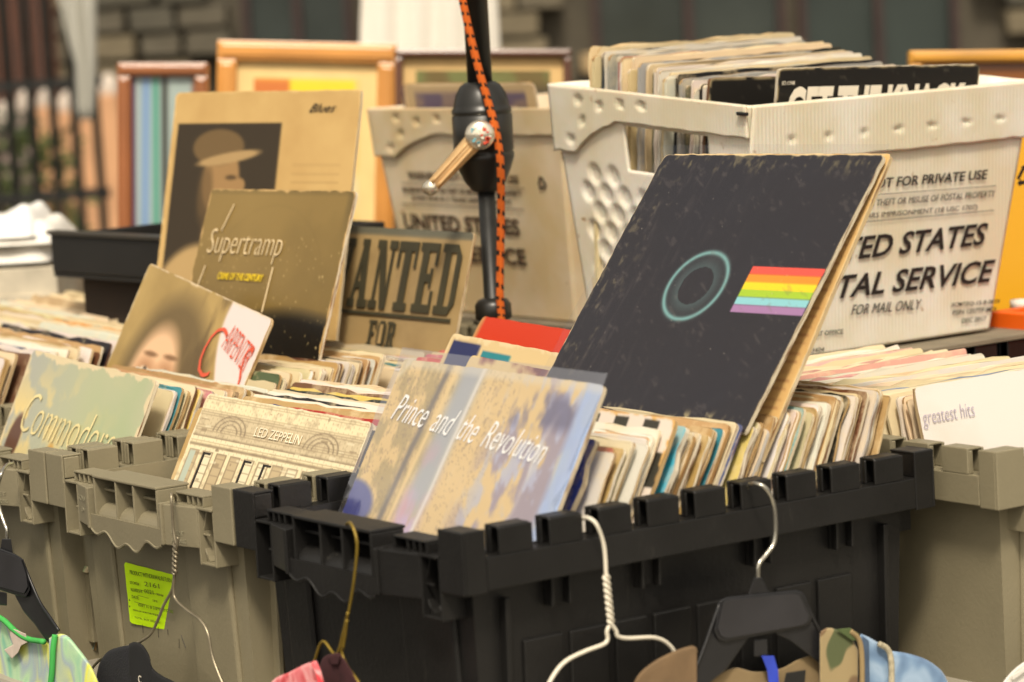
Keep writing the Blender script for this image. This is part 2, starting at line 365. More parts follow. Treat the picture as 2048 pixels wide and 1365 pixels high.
def art_facade(u, v):
    img = np.ones(u.shape + (3,)) * C(238, 222, 182)
    v = v * 1.55; n = fbm(u, v, 45, 2, 5)
    img = lay(img, C(150, 132, 108), np.clip((n - .5) * 3, 0, 1) * .5)
    img = lay(img, C(180, 162, 134), rect(u, v, 0, .09, 1, .22) * .45)
    for y in (.22, .27, .52, .56, .70, .88):
        img = lay(img, C(120, 104, 84), rect(u, v, 0, y, 1, y + .008, .003) * .7)
        img = lay(img, C(238, 226, 190), rect(u, v, 0, y + .012, 1, y + .03, .003) * .8)
    R = np.random.default_rng(5)
    for i in range(11):
        x = .03 + i * .088
        for y0, y1 in ((.31, .5), (.60, .69), (.74, .86)):
            img = lay(img, C(*(np.array([140, 122, 98]) + R.integers(-20, 20))), rect(u, v, x - .008, y0 - .01, x + .058, y1 + .012, .003) * .75)
            c = C(236, 224, 190) if R.random() < .6 else C(196, 176, 140)
            img = lay(img, c, rect(u, v, x, y0, x + .05, y1, .003))
            img = lay(img, C(150, 134, 108), (np.abs((v - y0) % .045 - .02) < .0025) * rect(u, v, x, y0, x + .05, y1) * .6)
    brick = ((np.floor(v / .012) % 2) * .5 + u / .03) % 1
    img = lay(img, C(134, 116, 90), ((v % .012 < .0022) | (brick < .07)) * .35 * ((v < .3) | (v > .5)))
    for k in range(60):
        x0, y0 = R.random() * .95, R.random() * .85; img = lay(img, C(130, 112, 88) if k % 2 else C(240, 230, 198), rect(u, v, x0, y0, x0 + R.uniform(.01, .05), y0 + R.uniform(.004, .02), .002) * .5)
    for cx in (.22, .78):
        r = np.hypot((u - cx), (v - .19) * 1.1)
        for q in (.05, .075, .1):
            img = lay(img, C(120, 104, 84), np.exp(-((r - q) / .004) ** 2) * (v < .19) * .75)
    img = lay(img, C(186, 196, 180), rect(u, v, .03, .31, .065, .5))
    img = lay(img, C(60, 48, 52), rect(u, v, .0, .60, .16, .62) * .8 + rect(u, v, .02, .68, .13, .86) * .75)
    img = lay(img, C(52, 140, 92), rect(u, v, .05, .74, .09, .85))
    return edge_wear(img, u, v, 14, C(240, 228, 196), .012)
def art_wood(u, v):
    n = fbm(u, v, 6, 41); f = fbm(u, v, 60, 6, 5)
    img = np.ones(u.shape + (3,)) * C(142, 116, 60)
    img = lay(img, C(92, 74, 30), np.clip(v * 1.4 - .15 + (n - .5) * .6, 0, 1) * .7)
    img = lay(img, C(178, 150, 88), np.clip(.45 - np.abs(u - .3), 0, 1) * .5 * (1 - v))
    R = np.random.default_rng(3); st = np.zeros_like(u)
    for i in range(240):
        x, y = R.random(), .18 + R.random() * .8; rr = R.choice([.0022, .003, .0045], p=[.6, .3, .1])
        st = np.maximum(st, np.clip(1.6 - np.hypot(u - x, v - y) / rr, 0, 1) * R.uniform(.3, .9))
    img = lay(img, C(24, 22, 18), np.clip((v - .47 - .03 * np.sin(u * 5 + 1)) / .06, 0, 1))
    img = lay(img, C(226, 200, 140), st)
    r = np.hypot(u - .5, v - .5); img = lay(img, C(92, 72, 30), np.exp(-((r - .44) / .006) ** 2) * .06)
    img = lay(img, C(104, 86, 44), np.clip((.025 - v) / .02, 0, 1) * .5 + np.clip((.05 - (1 - u)) / .03, 0, 1) * np.clip((.2 - v) * 8, 0, 1) * .7)
    return edge_wear(img, u, v, 24, C(206, 170, 110), .012)
def art_pastel(u, v):
    n = fbm(u, v, 5, 12); f = fbm(u, v, 11, 44, 5)
    img = np.ones(u.shape + (3,)) * C(182, 186, 150)
    img = lay(img, C(170, 170, 164), np.clip(.55 - u, 0, 1) * 1.5)
    img = lay(img, C(234, 208, 138), np.clip((f - .5) * 9, 0, 1) * np.exp(-((v - .28) / .2) ** 2) * np.clip(1.1 - u * 1.2, 0, 1))
    img = lay(img, C(160, 180, 134), np.clip(u - .45, 0, 1) * 1.3 * np.clip((n - .3) * 2, 0, 1))
    img = lay(img, C(236, 212, 150), rect(u, v, .55, .52, .66, 1, .02) * .8)
    v0 = v; v = v + .26
    for cx, cy, rx, ry, c in ((.10, .60, .05, .1, C(96, 62, 44)), (.08, .80, .10, .16, C(122, 108, 92)), (.41, .66, .04, .09, C(206, 160, 74)),
                              (.40, .82, .06, .12, C(196, 168, 90)), (.56, .86, .05, .14, C(196, 150, 84))):
        img = lay(img, c, ell(u, v, cx, cy, rx, ry, .25))
    return edge_wear(img, u, v0, 34, C(224, 206, 166), .03)
def art_soft(u, v):
    v0 = v; v = v + .20; n = fbm(u, v, 7, 52); img = np.ones(u.shape + (3,)) * C(182, 154, 96)
    img = lay(img, C(150, 124, 72), np.clip((n - .3) * 2, 0, 1) * .6)
    img = lay(img, C(104, 86, 54), ell(u, v, .40, .62, .30, .36, .3) * .85)
    img = lay(img, C(232, 190, 150), ell(u, v, .35, .64, .18, .25, .3, -.1))
    for ex, ey in ((.43, .555), (.28, .575)):
        img = lay(img, C(166, 118, 80), ell(u, v, ex, ey, .065, .045, 1.0) * .7)
        img = lay(img, C(226, 206, 180), ell(u, v, ex, ey, .036, .014, .4)); img = lay(img, C(70, 56, 44), ell(u, v, ex, ey, .015, .015, .5))
        img = lay(img, C(110, 78, 48), ell(u, v, ex, ey - .065, .05, .010, .8, -.1) * .8)
    img = lay(img, C(196, 144, 104), ell(u, v, .35, .66, .02, .08, 1.2) * .6)
    img = lay(img, C(84, 66, 40), np.clip((fbm(u * 2.2, v * .5, 12, 53) - .45) * 5, 0, 1) * np.clip((u - .46) * 6, 0, 1) * np.clip((.76 - u) * 8, 0, 1) * .6)
    img = lay(img, C(240, 228, 226), ell(u, v, .18, .76, .36, .10, .2))
    img = lay(img, C(234, 218, 214), np.clip((u - .80 + .12 * np.sin(v * 6)) / .02, 0, 1) * (v < 1))
    return edge_wear(img, u, v0, 54, C(232, 212, 180), .01)
def art_portrait(u, v):
    n = fbm(u, v, 6, 62); img = np.ones(u.shape + (3,)) * C(206, 172, 112)
    img = lay(img, C(178, 140, 84), np.clip((n - .4) * 2, 0, 1) * .5)
    p = rect(u, v, .03, .13, .60, 1.1); pi = np.ones_like(img) * C(58, 48, 34)
    pi = lay(pi, C(186, 156, 106), ell(u, v, .24, .93, .27, .30, .12)); pi = lay(pi, C(112, 88, 56), ell(u, v, .29, .60, .07, .12, .3))
    pi = lay(pi, C(160, 126, 82), ell(u, v, .30, .37, .10, .15, .18)); pi = lay(pi, C(160, 126, 82), ell(u, v, .405, .385, .03, .028, .3, .5)); pi = lay(pi, C(150, 116, 74), ell(u, v, .37, .47, .05, .04, .3)); pi = lay(pi, C(104, 82, 52), ell(u, v, .22, .42, .04, .12, .6) * .7)
    pi = lay(pi, C(112, 90, 58), ell(u, v, .27, .23, .14, .075, .15)); pi = lay(pi, C(176, 146, 100), ell(u, v, .33, .275, .17, .022, .3, -.15))
    pi = lay(pi, C(70, 54, 34), ell(u, v, .355, .355, .03, .010, .6) * .8 + ell(u, v, .385, .455, .025, .007, .6) * .8)
    img = img * (1 - p[..., None]) + pi * p[..., None]
    for k in range(14):
        img = lay(img, C(150, 120, 76), rect(u, v, .68, .30 + k * .035, .93, .306 + k * .035) * .35)
    return edge_wear(img, u, v, 64, C(224, 190, 130), .01)
def art_poster(u, v):
    n = fbm(u, v, 8, 72); img = np.ones(u.shape + (3,)) * C(176, 150, 104)
    img = lay(img, C(146, 122, 82), np.clip((n - .4) * 3, 0, 1) * .5)
    return lay(img, C(92, 96, 88), np.clip((.035 - v) / .01, 0, 1) * .8)
def art_black(u, v):
    img = np.ones(u.shape + (3,)) * C(34, 32, 30); n = fbm(u, v, 50, 82, 5)
    img = lay(img, C(120, 112, 98), np.clip((n - .72) * 10, 0, 1) * .5)
    return edge_wear(img, u, v, 84, C(190, 170, 130), .007)
def art_white(u, v):
    img = np.ones(u.shape + (3,)) * C(240, 232, 224); n = fbm(u, v, 6, 92)
    return lay(img, C(226, 212, 196), np.clip((n - .5) * 3, 0, 1) * .5)
def art_check(u, v):
    img = np.ones(u.shape + (3,)) * C(232, 218, 204)
    row = np.floor(v / .105).astype(int); cc = np.floor((u - .5 * (row % 2) * 0) / .0715).astype(int)
    img = lay(img, C(64, 62, 54), (((cc + row) % 2) == 0) * (v > .012) * (v < .32))
    return edge_wear(img, u, v, 94, C(226, 180, 110), .02)
def art_text_back(u, v):
    img = np.ones(u.shape + (3,)) * C(218, 178, 116); n = fbm(u, v, 6, 99)
    img = lay(img, C(190, 146, 90), np.clip((n - .45) * 3, 0, 1) * .5)
    for k in range(30):
        img = lay(img, C(150, 96, 66), rect(u, v, .90 - .02 * (k % 3), .04 + k * .031, .975, .047 + k * .031) * .4)
    return edge_wear(img, u, v, 96, C(232, 206, 156), .01)
def art_purple(u, v):
    img = np.ones(u.shape + (3,)) * C(208, 180, 136); n = fbm(u, v, 9, 97)
    img = lay(img, C(112, 98, 120), rect(u, v, .06, .03, .94, .9)); img = lay(img, C(176, 150, 120), rect(u, v, .06, .03, .94, .9) * np.clip((n - .5) * 8, 0, 1) * .6)
    return lay(img, C(214, 190, 160), rect(u, v, .66, .09, .86, .8))

def sleeve_basis(phi, th, roll):
    h = Vector((math.cos(phi), -math.sin(phi), 0)); n = Vector((math.sin(phi), math.cos(phi), 0))
    w = n * math.cos(th) + ZX * math.sin(th)
    h2 = h * math.cos(roll) + w * math.sin(roll); w2 = w * math.cos(roll) - h * math.sin(roll)
    return h2, w2
def big_sleeve(label, TL, h, w, size, art, group=None, n=160, hh=None, thick=.0045, rough=.45, coat=.3, full=None, curl=.0007, cat='record', seed=0):
    """a record jacket: printed front panel as a fine grid, back and worn edges; local x right, z up, y away; origin at its lower left corner"""
    hh = hh or size; full = full or size
    y = (w.cross(h)).normalized() * -1
    y = h.cross(w) * -1      # away from the viewer
    org = TL - w * hh
    mw = Matrix((h, y, w)).transposed().to_4x4(); mw.translation = org
    root = empty('record_sleeve', label, cat, mw, group)
    nv = max(8, int(n * hh / size))
    us = np.linspace(0, 1, n + 1); vs = np.linspace(0, 1, nv + 1); U, Vv = np.meshgrid(us, vs)
    R = np.random.default_rng(seed + 5)
    jx = np.interp(vs, np.linspace(0, 1, 40), R.normal(0, .00028, 40)); jz = np.interp(us, np.linspace(0, 1, 40), R.normal(0, .00028, 40))
    X = U * size + jx[:, None] * (np.abs(U - .5) * 2) ** 20 ; Z = (1 - Vv) * hh + jz[None, :] * (1 - Vv) ** 20
    # rounded top corners
    rc = .006
    for cx, sx in ((rc, -1), (size - rc, 1)):
        dx = (X - cx) * sx; dz = Z - (hh - rc); k = (dx > 0) & (dz > 0); d = np.maximum(dx, dz); l = np.hypot(dx, dz)
        f = np.where(k, d / np.maximum(l, 1e-9), 1.); X = np.where(k, cx + sx * dx * f, X); Z = np.where(k, hh - rc + dz * f, Z)
    Y = -thick / 2 + curl * (np.sin(U * 3.1 + seed) * .6 + (U - .5) * (Vv - .5) * 2) 
    co = np.stack([X, Y, Z], -1).reshape(-1, 3); W = n + 1
    fs = [(j * W + i, (j + 1) * W + i, (j + 1) * W + i + 1, j * W + i + 1) for j in range(nv) for i in range(n)]
    me = bpy.data.meshes.new('front_panel'); me.from_pydata(co.tolist(), [], fs)
    img = art(U, Vv * hh / full); colr = .82 * np.where(img <= .04045, img / 12.92, ((img + .055) / 1.055) ** 2.4)
    at = me.color_attributes.new('print', 'FLOAT_COLOR', 'POINT')
    at.data.foreach_set('color', np.concatenate([colr, np.ones(colr.shape[:2] + (1,))], -1).astype('f').ravel())
    me.polygons.foreach_set('use_smooth', [True] * len(fs)); me.update()
    link('front_panel', me, attr_mat('print_%d_%d' % (int(rough * 100), int(coat * 100)), rough, coat), root)
    # board behind: rim of the front grid carried back
    ring = [i for i in range(W)] + [j * W + n for j in range(1, nv + 1)] + [nv * W + i for i in range(n - 1, -1, -1)] + [j * W for j in range(nv - 1, 0, -1)]
    ring = ring[::3]; a = [tuple(co[i]) for i in ring]; b = [(p[0], p[1] + thick, p[2]) for p in a]; m = len(a)
    mb = MB(); mb.add(a + b, [(i, (i + 1) % m, m + (i + 1) % m, m + i) for i in range(m)], 0); mb.add(b, [tuple(range(m))], 0)
    o = mb.build('board', EDGE, root); o.color = (.6, .5, .35, 1)
    return root, mw
def film(root, size, hh, over=.008, topx=.01, gloss=.35, haze=.06, seed=1, amp=.003, base=-.0042, name='plastic_cover', tintc=(.9, .93, 1)):
    n = 40; R = np.random.default_rng(seed); vs = []; 
    ph = R.random(6) * 6
    for j in range(n + 1):
        for i in range(n + 1):
            u = i / n; v = j / n; x = -over + u * (size + 2 * over); z = v * (hh + topx)
            y = base - amp * (.5 + .5 * math.sin(u * 9 + v * 4 + ph[0])) * .6 - amp * .4 * (1 + math.sin(v * 17 - u * 6 + ph[1])) - .002 * (u > .985)
            vs.append((x, y, z))
    W = n + 1; fs = [(j * W + i, j * W + i + 1, (j + 1) * W + i + 1, (j + 1) * W + i) for j in range(n) for i in range(n)]
    mb = MB(); mb.add(vs, fs); o = mb.build(name, plastic_film('clear_film_%d' % seed, tintc, gloss, haze), root, smooth=True)
    return o

# ---- low cost jackets for the packed rows
EDGEMESH = []
def jacket_mesh(k, wid, hei, th, rag):
    R = random.Random(100 + k); pts = []
    rc = R.uniform(.003, .008); nside = 14
    pts.append((0, -hei)); 
    # left side up
    for i in range(1, nside): pts.append((R.gauss(0, rag), -hei + i * (hei - rc) / nside))
    for a in range(4): t = math.pi - a * math.pi / 6; pts.append((rc + math.cos(t) * rc, -rc + math.sin(t) * rc))
    for i in range(1, nside): pts.append((rc + i * (wid - 2 * rc) / nside, R.gauss(0, rag * .8) - (R.random() < .06) * .003))
    for a in range(4): t = math.pi / 2 - a * math.pi / 6; pts.append((wid - rc + math.cos(t) * rc, -rc + math.sin(t) * rc))
    for i in range(nside - 1, 0, -1): pts.append((wid + R.gauss(0, rag) - (R.random() < .08) * .003, -hei + i * (hei - rc) / nside))
    pts.append((wid, -hei)); n = len(pts); amp = R.gauss(0, .0008)
    def yo(x, z): return amp * math.sin(x / wid * 3.14) + R.gauss(0, .00025)
    mb = MB(); A = [(x, yo(x, z), z) for x, z in pts]; B = [(x, y + th * R.uniform(.85, 1.1), z) for x, y, z in A]
    mb.add(A + B, [tuple(range(n)), tuple(range(n, 2 * n))[::-1]], 0)
    k0 = len(mb.v); mb.add(A + B, [], 0)
    fs = [(i, (i + 1) % n, n + (i + 1) % n, n + i) for i in range(n)]; off = k0
    for i, q in enumerate(fs):
        mb.f.append(tuple(x + off for x in q)); mb.mi.append(2 if i < nside else 1)
    me = mb.mesh('jacket'); 
    for m in (FACE, EDGE, SPINE): me.materials.append(m)
    return me
THS = [.0022, .0028, .0033, .004, .0055]
JM = {}
def jacket(th_i, var, hei):
    key = (th_i, var, round(hei, 2))
    if key not in JM: JM[key] = jacket_mesh(hash(key) % 1000, .313, key[2], THS[th_i], .0009)
    return JM[key]
PAL = [('cream', (222, 204, 168), 44), ('tan', (184, 150, 100), 18), ('white', (228, 220, 208), 24), ('black', (36, 33, 32), 9), ('brown', (110, 74, 48), 6),
       ('red', (184, 62, 54), 3), ('blue', (60, 80, 130), 2), ('teal', (70, 140, 150), 2), ('pink', (206, 130, 140), 3), ('orange', (206, 140, 60), 3), ('green', (90, 110, 76), 1), ('yellow', (216, 190, 100), 2)]
def row(where, sl, ts, zf, thf, grp, fr='UV', hj=.0, yawj=.010, rollb=0., hmax=.313, floor=-.225, backlimit=None, seed=1, start_t=None, pal=PAL, adj=None, tiltz=0., gap=0.):
    """packed row of jackets. ts=(t0,t1): where their top edges lie; sl: left end along the other axis"""
    R = random.Random(seed); t = ts[0]; k = 0
    a, b = (UX, VX) if fr == 'UV' else (VX, -UX)
    while t < ts[1]:
        ti = R.choices(range(5), [2, 4, 4, 3, 1])[0]; q = (t - ts[0]) / max(1e-6, ts[1] - ts[0])
        th = thf(q) + R.gauss(0, .006); z = zf(q) + R.gauss(0, .0017) - (R.random() < .08) * .006
        hei = min(hmax, (z - floor) / math.sin(th))
        if start_t is not None: hei = min(hei, max(.10, (t - start_t) / max(.05, math.cos(th))))
        hei = round(hei - .004, 2)
        yaw = R.gauss(0, yawj); roll = rollb + R.gauss(0, .004)
        h = a * math.cos(yaw) + b * math.sin(yaw); n = b * math.cos(yaw) - a * math.sin(yaw)
        w = n * math.cos(th) + ZX * math.sin(th); h2 = h * math.cos(roll) + w * math.sin(roll); w2 = w * math.cos(roll) - h * math.sin(roll)
        y = (h2.cross(w2)) * -1
        if tiltz: w2 = w2; 
        if fr == 'UV': p = T(sl + R.gauss(0, .0022), t, z)
        else: p = T(-t, sl + R.gauss(0, .004), z)
        mw = Matrix((h2, y, w2)).transposed().to_4x4(); mw.translation = p
        jj = R.randint(-14, 10); cn, c, _ = R.choices(pal, [x[2] for x in pal])[0]
        o = link('record_sleeve', jacket(ti, R.randrange(3), hei), None, None, mw); o.color = (*s8(*[min(255, max(0, x + jj + R.randint(-5, 5))) for x in c], .86), 1)
        an = adj or ['thin', 'slim', 'worn', 'thick', 'fat'][ti]
        tag(o, '%s %s record sleeve %s' % (an, cn, where), 'record', grp)
        t += THS[ti] / max(.5, math.sin(th)) + R.uniform(.0006, .0026) + gap * R.uniform(.6, 1.4); k += 1
    return k

# ================================================================== SETTING
GROUNDM = mat('asphalt', (.06, .055, .05), .9, .3, 30, bump=.4, bscale=300)
mb = MB(); mb.add([(-60, -30, 0), (60, -30, 0), (60, 90, 0), (-60, 90, 0)], [(0, 1, 2, 3)])
tag(mb.build('ground', GROUNDM), kind='structure')
mb = MB(); mb.box(-20, 20, 7.9, 13.5, .0, .12)
tag(mb.build('pavement', mat('concrete', (.28, .26, .23), .9, .2, 8, bump=.3)), kind='structure')

# --- building behind: stone wall with openings
STONE = mat('brownstone', s8(112, 100, 82), .9, .35, 5, bump=.6, bscale=30)
YW = 12.0
bw = empty('stone_building', 'brown grey stone building front with dark windows behind the stall', 'building', Matrix.Translation((0, YW, 0)))
def bpx(px, py, y=YW): p = hy(px, py, y); return p.x, p.z
mb = MB(); mb.box(-8, 8, .12, .5, 0, 5); mb.build('wall', mat('mortar', s8(78, 72, 60), .9, .2), bw)
openings = []
for (x0, x1, ytop, ybot) in ((462, 716, -260, 230), (1168, 1575, -260, 84), (1585, 1925, -260, 150)):
    a, zt = bpx(x0, ytop); b, zb = bpx(x1, ybot); openings.append((a, b, zb, zt))
stone_meshes = []
for k in range(10):
    R = random.Random(k); l = R.uniform(.14, .3); vs = []
    m_ = MB(); j = lambda: R.uniform(-.006, .006)
    q0 = [(0 + j(), 0, 0 + j()), (l + j(), 0, j()), (l + j(), 0, .088 + j()), (j(), 0, .088 + j())]
    q1 = [(p[0], .14, p[2]) for p in q0]; m_.hexa([(p[0] + (.006 if i in (0, 3) else -.006), -.012 + j(), p[2] + (.006 if i < 2 else -.006)) for i, p in enumerate(q0)], q1)
    me = m_.mesh('stone'); me.materials.append(STONE); stone_meshes.append((l, me))
R = random.Random(5); nst = 0
x_min, x_max = -2.6, 2.6
zr = 1.04
stone_cols = [mat('stone_tone_%d' % i, s8(*c), .9, .3, 7, bump=.6, bscale=35) for i, c in enumerate([(98, 90, 74), (86, 80, 67), (108, 98, 78), (78, 74, 63)])]
SM2 = [[(l, me.copy()) for l, me in stone_meshes] for _ in range(4)]
for i in range(4):
    for l, me in SM2[i]: me.materials.clear(); me.materials.append(stone_cols[i])
joined = MB()
while zr < 1.75:
    x = x_min - R.random() * .2
    while x < x_max:
        ci = R.randrange(4); l, me = R.choice(SM2[ci])
        ok = all(not (x + l > a - .02 and x < b + .02 and zr + .09 > zb and zr < zt) for a, b, zb, zt in openings)
        if ok and nst < 290:
            o = link('stone', me, None, bw, Matrix.Translation((x, 0, zr))); nst += 1
        x += l + .012
    zr += .1
OPN = mat('dark_glass', s8(52, 58, 55), .15, .3, 3, spec=.6)
REDW = mat('dark_red_paint', s8(48, 30, 27), .5)
GRNW = mat('dark_green_paint', s8(36, 46, 42), .5, .3, 3)
for i, (a, b, zb, zt) in enumerate(openings):
    w_ = MB(); w_.box(a, b, .09, .115, zb, zt); wo_ = w_.build('window', OPN if i < 2 else GRNW, bw)
    f = MB(); f.box(a, a + .03, .03, .09, zb, zt); f.box(b - .03, b, .03, .09, zb, zt); f.box((a + b) / 2 - .015, (a + b) / 2 + .015, .03, .09, zb, zt)
    f.build('frame', REDW, wo_)
    if i == 1:
        s_ = MB(); s_.box(a - .05, b + .05, -.06, .1, zb - .07, zb - .002); s_.build('sill', mat('sandstone_sill', s8(166, 142, 104), .9), wo_)
# reddish door at the far left
a, zt = bpx(-60, -260); b, _ = bpx(108, 0)
mb = MB(); mb.box(a, b, -.05, .0, .13, zt); dr = mb.build('door', mat('red_brown_door', s8(98, 58, 40), .7, .4, 3, stretch=(40, 1, 2)), bw)
for k in range(9):
    s_ = MB(); xx = a + (b - a) * (k + .5) / 9; s_.box(xx - .006, xx + .006, -.062, -.05, .2, zt - .1); s_.build('panel_strip', mat('dark_door_groove', s8(44, 30, 24), .7), dr)

# --- low boundary wall with peach piers and pale coping behind the fence
PY = 10.4
lw = empty('garden_wall', 'low peach wall piers with rounded pale caps behind the black fence', 'wall', Matrix.Translation((0, PY, 0)))
PEACH = mat('peach_render', s8(196, 150, 112), .9, .2, 6); PALE = mat('pale_coping', s8(190, 178, 166), .8, .15)
mb = MB(); a, _ = bpx(-120, 300, PY); b, _ = bpx(1500, 300, PY); _, zt = bpx(200, 385, PY); mb.box(a, b, .2, .35, .12, zt)
mb.build('base', mat('dark_hedge_base', s8(84, 78, 54), .9, .4, 9), lw)
for i, (px_, top, c) in enumerate(((5, 215, 1), (47, 190, 1), (90, 185, 0), (130, 195, 0), (172, 168, 0), (212, 160, 0))):
    xx, zt = bpx(px_, top, PY); _, zb = bpx(px_, 375, PY); hw = .032
    m_ = MB(); m_.box(xx - hw, xx + hw, .0, .12, zb - .2, zt - .05); p_ = m_.build('pier', PEACH if c == 0 else mat('mauve_render', s8(150, 132, 124), .9), lw, bevel=.01)
    m_ = MB(); m_.lathe([(.001, .07), (.015, .066), (.028, .045), (.036, .02), (.036, -.02)], (xx, .06, zt - .05), seg=14); m_.build('cap', PALE, p_, smooth=True)

# --- iron fence
FY = 9.0
fe = empty('iron_fence', 'black iron railing of thin upright bars with two cross rails', 'fence', Matrix.Translation((0, FY, 0)))
_, zr1 = bpx(100, 168, FY); _, zr2 = bpx(100, 392, FY)
for z in (zr1, zr2, .3):
    mb = MB(); mb.box(-3, -1.13, -.012, .012, z - .014, z + .014); mb.build('rail', DARKC, fe)
mb = MB(); mb.lathe([(.013, 0), (.013, 1.75), (.001, 1.86)], seg=8); bar = mb.mesh('bar', True); bar.materials.append(DARKC)
x = -2.2
k = 0
while x < -1.13:
    link('bar', bar, None, fe, Matrix.Translation((x, 0, .13))); x += .0615
# --- plants growing at the foot of the fence
def leafy(name, label, cx, cy, cz, rx, rz, n, col, seed):
    R = random.Random(seed); mb = MB()
    for i in range(n):
        a = R.random() * 6.28; r = R.random() ** .5; p = Vector((cx + math.cos(a) * rx * r, cy + math.sin(a) * rx * r * .5, cz + R.random() * rz))
        d = Vector((R.gauss(0, 1), R.gauss(0, 1), R.gauss(.4, 1))).normalized() * R.uniform(.03, .06); e = d.orthogonal().normalized() * .012
        mb.add([p, p + d * .5 + e, p + d, p + d * .5 - e], [(0, 1, 2, 3)])
    o = empty(name, label, 'plant', Matrix.Identity(4)); mb.build('foliage', mat('leaf_' + str(seed), col, .6, .4, 12), o)
    m2 = MB(); m2.tube([(cx, cy, .12), (cx + .01, cy, cz + rz * .6)], [.012, .005], 6); m2.build('stem', mat('bark', s8(84, 66, 44), .9), o)
p = hy(90, 330, 9.6); leafy('shrub', 'small yellow green shrub behind the fence bars', p.x, 9.6, p.z - .25, .12, .34, 260, (.10, .13, .03), 1)
p = hy(30, 360, 9.7); leafy('shrub', 'dark green shrub at the left edge behind the fence', p.x - .05, 9.7, p.z - .1, .14, .3, 300, (.03, .05, .025), 2)

# --- pale cloths hanging behind
def hanging_cloth(label, pts_px, y, matr, amp=.03, waves=9, down=0, nm='hanging_cloth'):
    """pts_px: list of (py, xleft, xright)"""
    mb = MB(); nx = 60; vs = []
    for r_, (py, xa, xb) in enumerate(pts_px):
        for i in range(nx + 1):
            u = i / nx; p = hy(xa + (xb - xa) * u, py, y)
            vs.append((p.x, p.y + amp * math.sin(u * waves * 6.28 + r_ * .3) + amp * .4 * math.sin(u * 5), p.z))
    W = nx + 1; fs = [(j * W + i, j * W + i + 1, (j + 1) * W + i + 1, (j + 1) * W + i) for j in range(len(pts_px) - 1) for i in range(nx)]
    mb.add(vs, fs); o = mb.build(nm, matr, smooth=True); m = o.modifiers.new('s', 'SOLIDIFY'); m.thickness = .004
    return tag(o, label, 'cloth')
WHC = mat('white_cloth', s8(222, 216, 204), .9, .08, 4, bump=.2)
hanging_cloth('plain white cloth hanging behind the picture frames and black pole', [(-200, 728, 985), (-60, 724, 990), (40, 720, 996), (110, 718, 1000), (200, 716, 1002)], 6.6, WHC, .008, 4)
hanging_cloth('narrow pale grey cloth strip tapering down in front of the fence', [(-200, 92, 182), (0, 116, 190), (90, 138, 190), (130, 150, 190), (215, 152, 186), (240, 158, 182)], 8.7, mat('pale_grey_cloth', s8(176, 174, 164), .9, .1, 4), .015, 2)

# --- back table with frames
TBL = mat('folding_table_plastic', s8(150, 144, 130), .6, .1)
def table(label, cx, cy, ang, lx, ly, z, group):
    mw = Matrix.Translation((cx, cy, 0)) @ Matrix.Rotation(ang, 4, 'Z'); t = empty('folding_table', label, 'table', mw, group)
    mb = MB(); mb.box(-lx / 2, lx / 2, -ly / 2, ly / 2, z - .04, z); mb.build('tabletop', TBL, t, bevel=.008)
    for sx in (-1, 1):
        for sy in (-1, 1):
            mb = MB(); mb.tube([(sx * (lx / 2 - .15), sy * (ly / 2 - .08), z - .04), (sx * (lx / 2 - .15), sy * (ly / 2 - .06), 0)], .013, 10); mb.build('leg', DARKC, t, smooth=True)
    return t
TZ = ZR - .237
c = T(-.8, .47, 0); table('long folding table carrying the plastic totes of records', c.x, c.y, -YAW, 2.9, 1.05, TZ, 'folding tables under the goods')
BTZ = .80
table('second folding table behind, carrying the framed pictures', -.15, 5.15, -.02, 3.4, .62, BTZ, 'folding tables under the goods')

def picture(label, xl, xr, ytop, Y, barpx, colf, inner, depth=.02, ybot=None, tilt=.08, mat_w=0, matc=None, slope=0.0):
    a = hy(xl, ytop, Y); b = hy(xr, ytop + (xr - xl) * slope, Y)
    W = (b - a).length; H = a.z - BTZ + .0 if ybot is None else a.z - ybot
    x = (b - a).normalized(); zz = Vector((0, math.sin(tilt), math.cos(tilt))); zz = (zz - x * zz.dot(x)).normalized(); y = zz.cross(x)
    mw = Matrix((x, y, zz)).transposed().to_4x4(); mw.translation = a - zz * H
    bar = barpx / F * Y; r = empty('picture_frame', label, 'picture frame', mw)
    for nm, q in (('top', (0, W, H - bar, H)), ('bottom', (0, W, 0, bar)), ('l', (0, bar, bar, H - bar)), ('r', (W - bar, W, bar, H - bar))):
        mb = MB(); mb.box(q[0], q[1], -depth, .008, q[2], q[3]); mb.box(q[0] + bar * .2, q[1] - bar * .2, -depth - .004, -depth, q[2] + bar * .2, q[3] - bar * .2) 
        mb.build('frame_bar', colf, r, bevel=.003)
    if mat_w:
        mm = mat_w / F * Y; mb = MB(); mb.box(bar, W - bar, -.006, -.002, bar, H - bar); mb.build('mount', matc, r)
        bb = bar + mm
    else: bb = bar
    n = 60; us = np.linspace(0, 1, n + 1); Uu, Vv = np.meshgrid(us, us); img = inner(Uu, Vv); colr = np.where(img <= .04045, img / 12.92, ((img + .055) / 1.055) ** 2.4)
    X = bb + Uu * (W - 2 * bb); Z = H - bb - Vv * (H - 2 * bb); co = np.stack([X, np.full_like(X, -.0075), Z], -1).reshape(-1, 3); Wn = n + 1
    me = bpy.data.meshes.new('picture'); me.from_pydata(co.tolist(), [], [(j * Wn + i, (j + 1) * Wn + i, (j + 1) * Wn + i + 1, j * Wn + i + 1) for j in range(n) for i in range(n)])
    at = me.color_attributes.new('print', 'FLOAT_COLOR', 'POINT'); at.data.foreach_set('color', np.concatenate([colr, np.ones(colr.shape[:2] + (1,))], -1).astype('f').ravel())
    link('picture', me, attr_mat('print_30_50', .3, .5), r); return r
ORW = mat('orange_wood', s8(204, 140, 62), .45, .25, 6, stretch=(1, 1, 1), coat=.3)
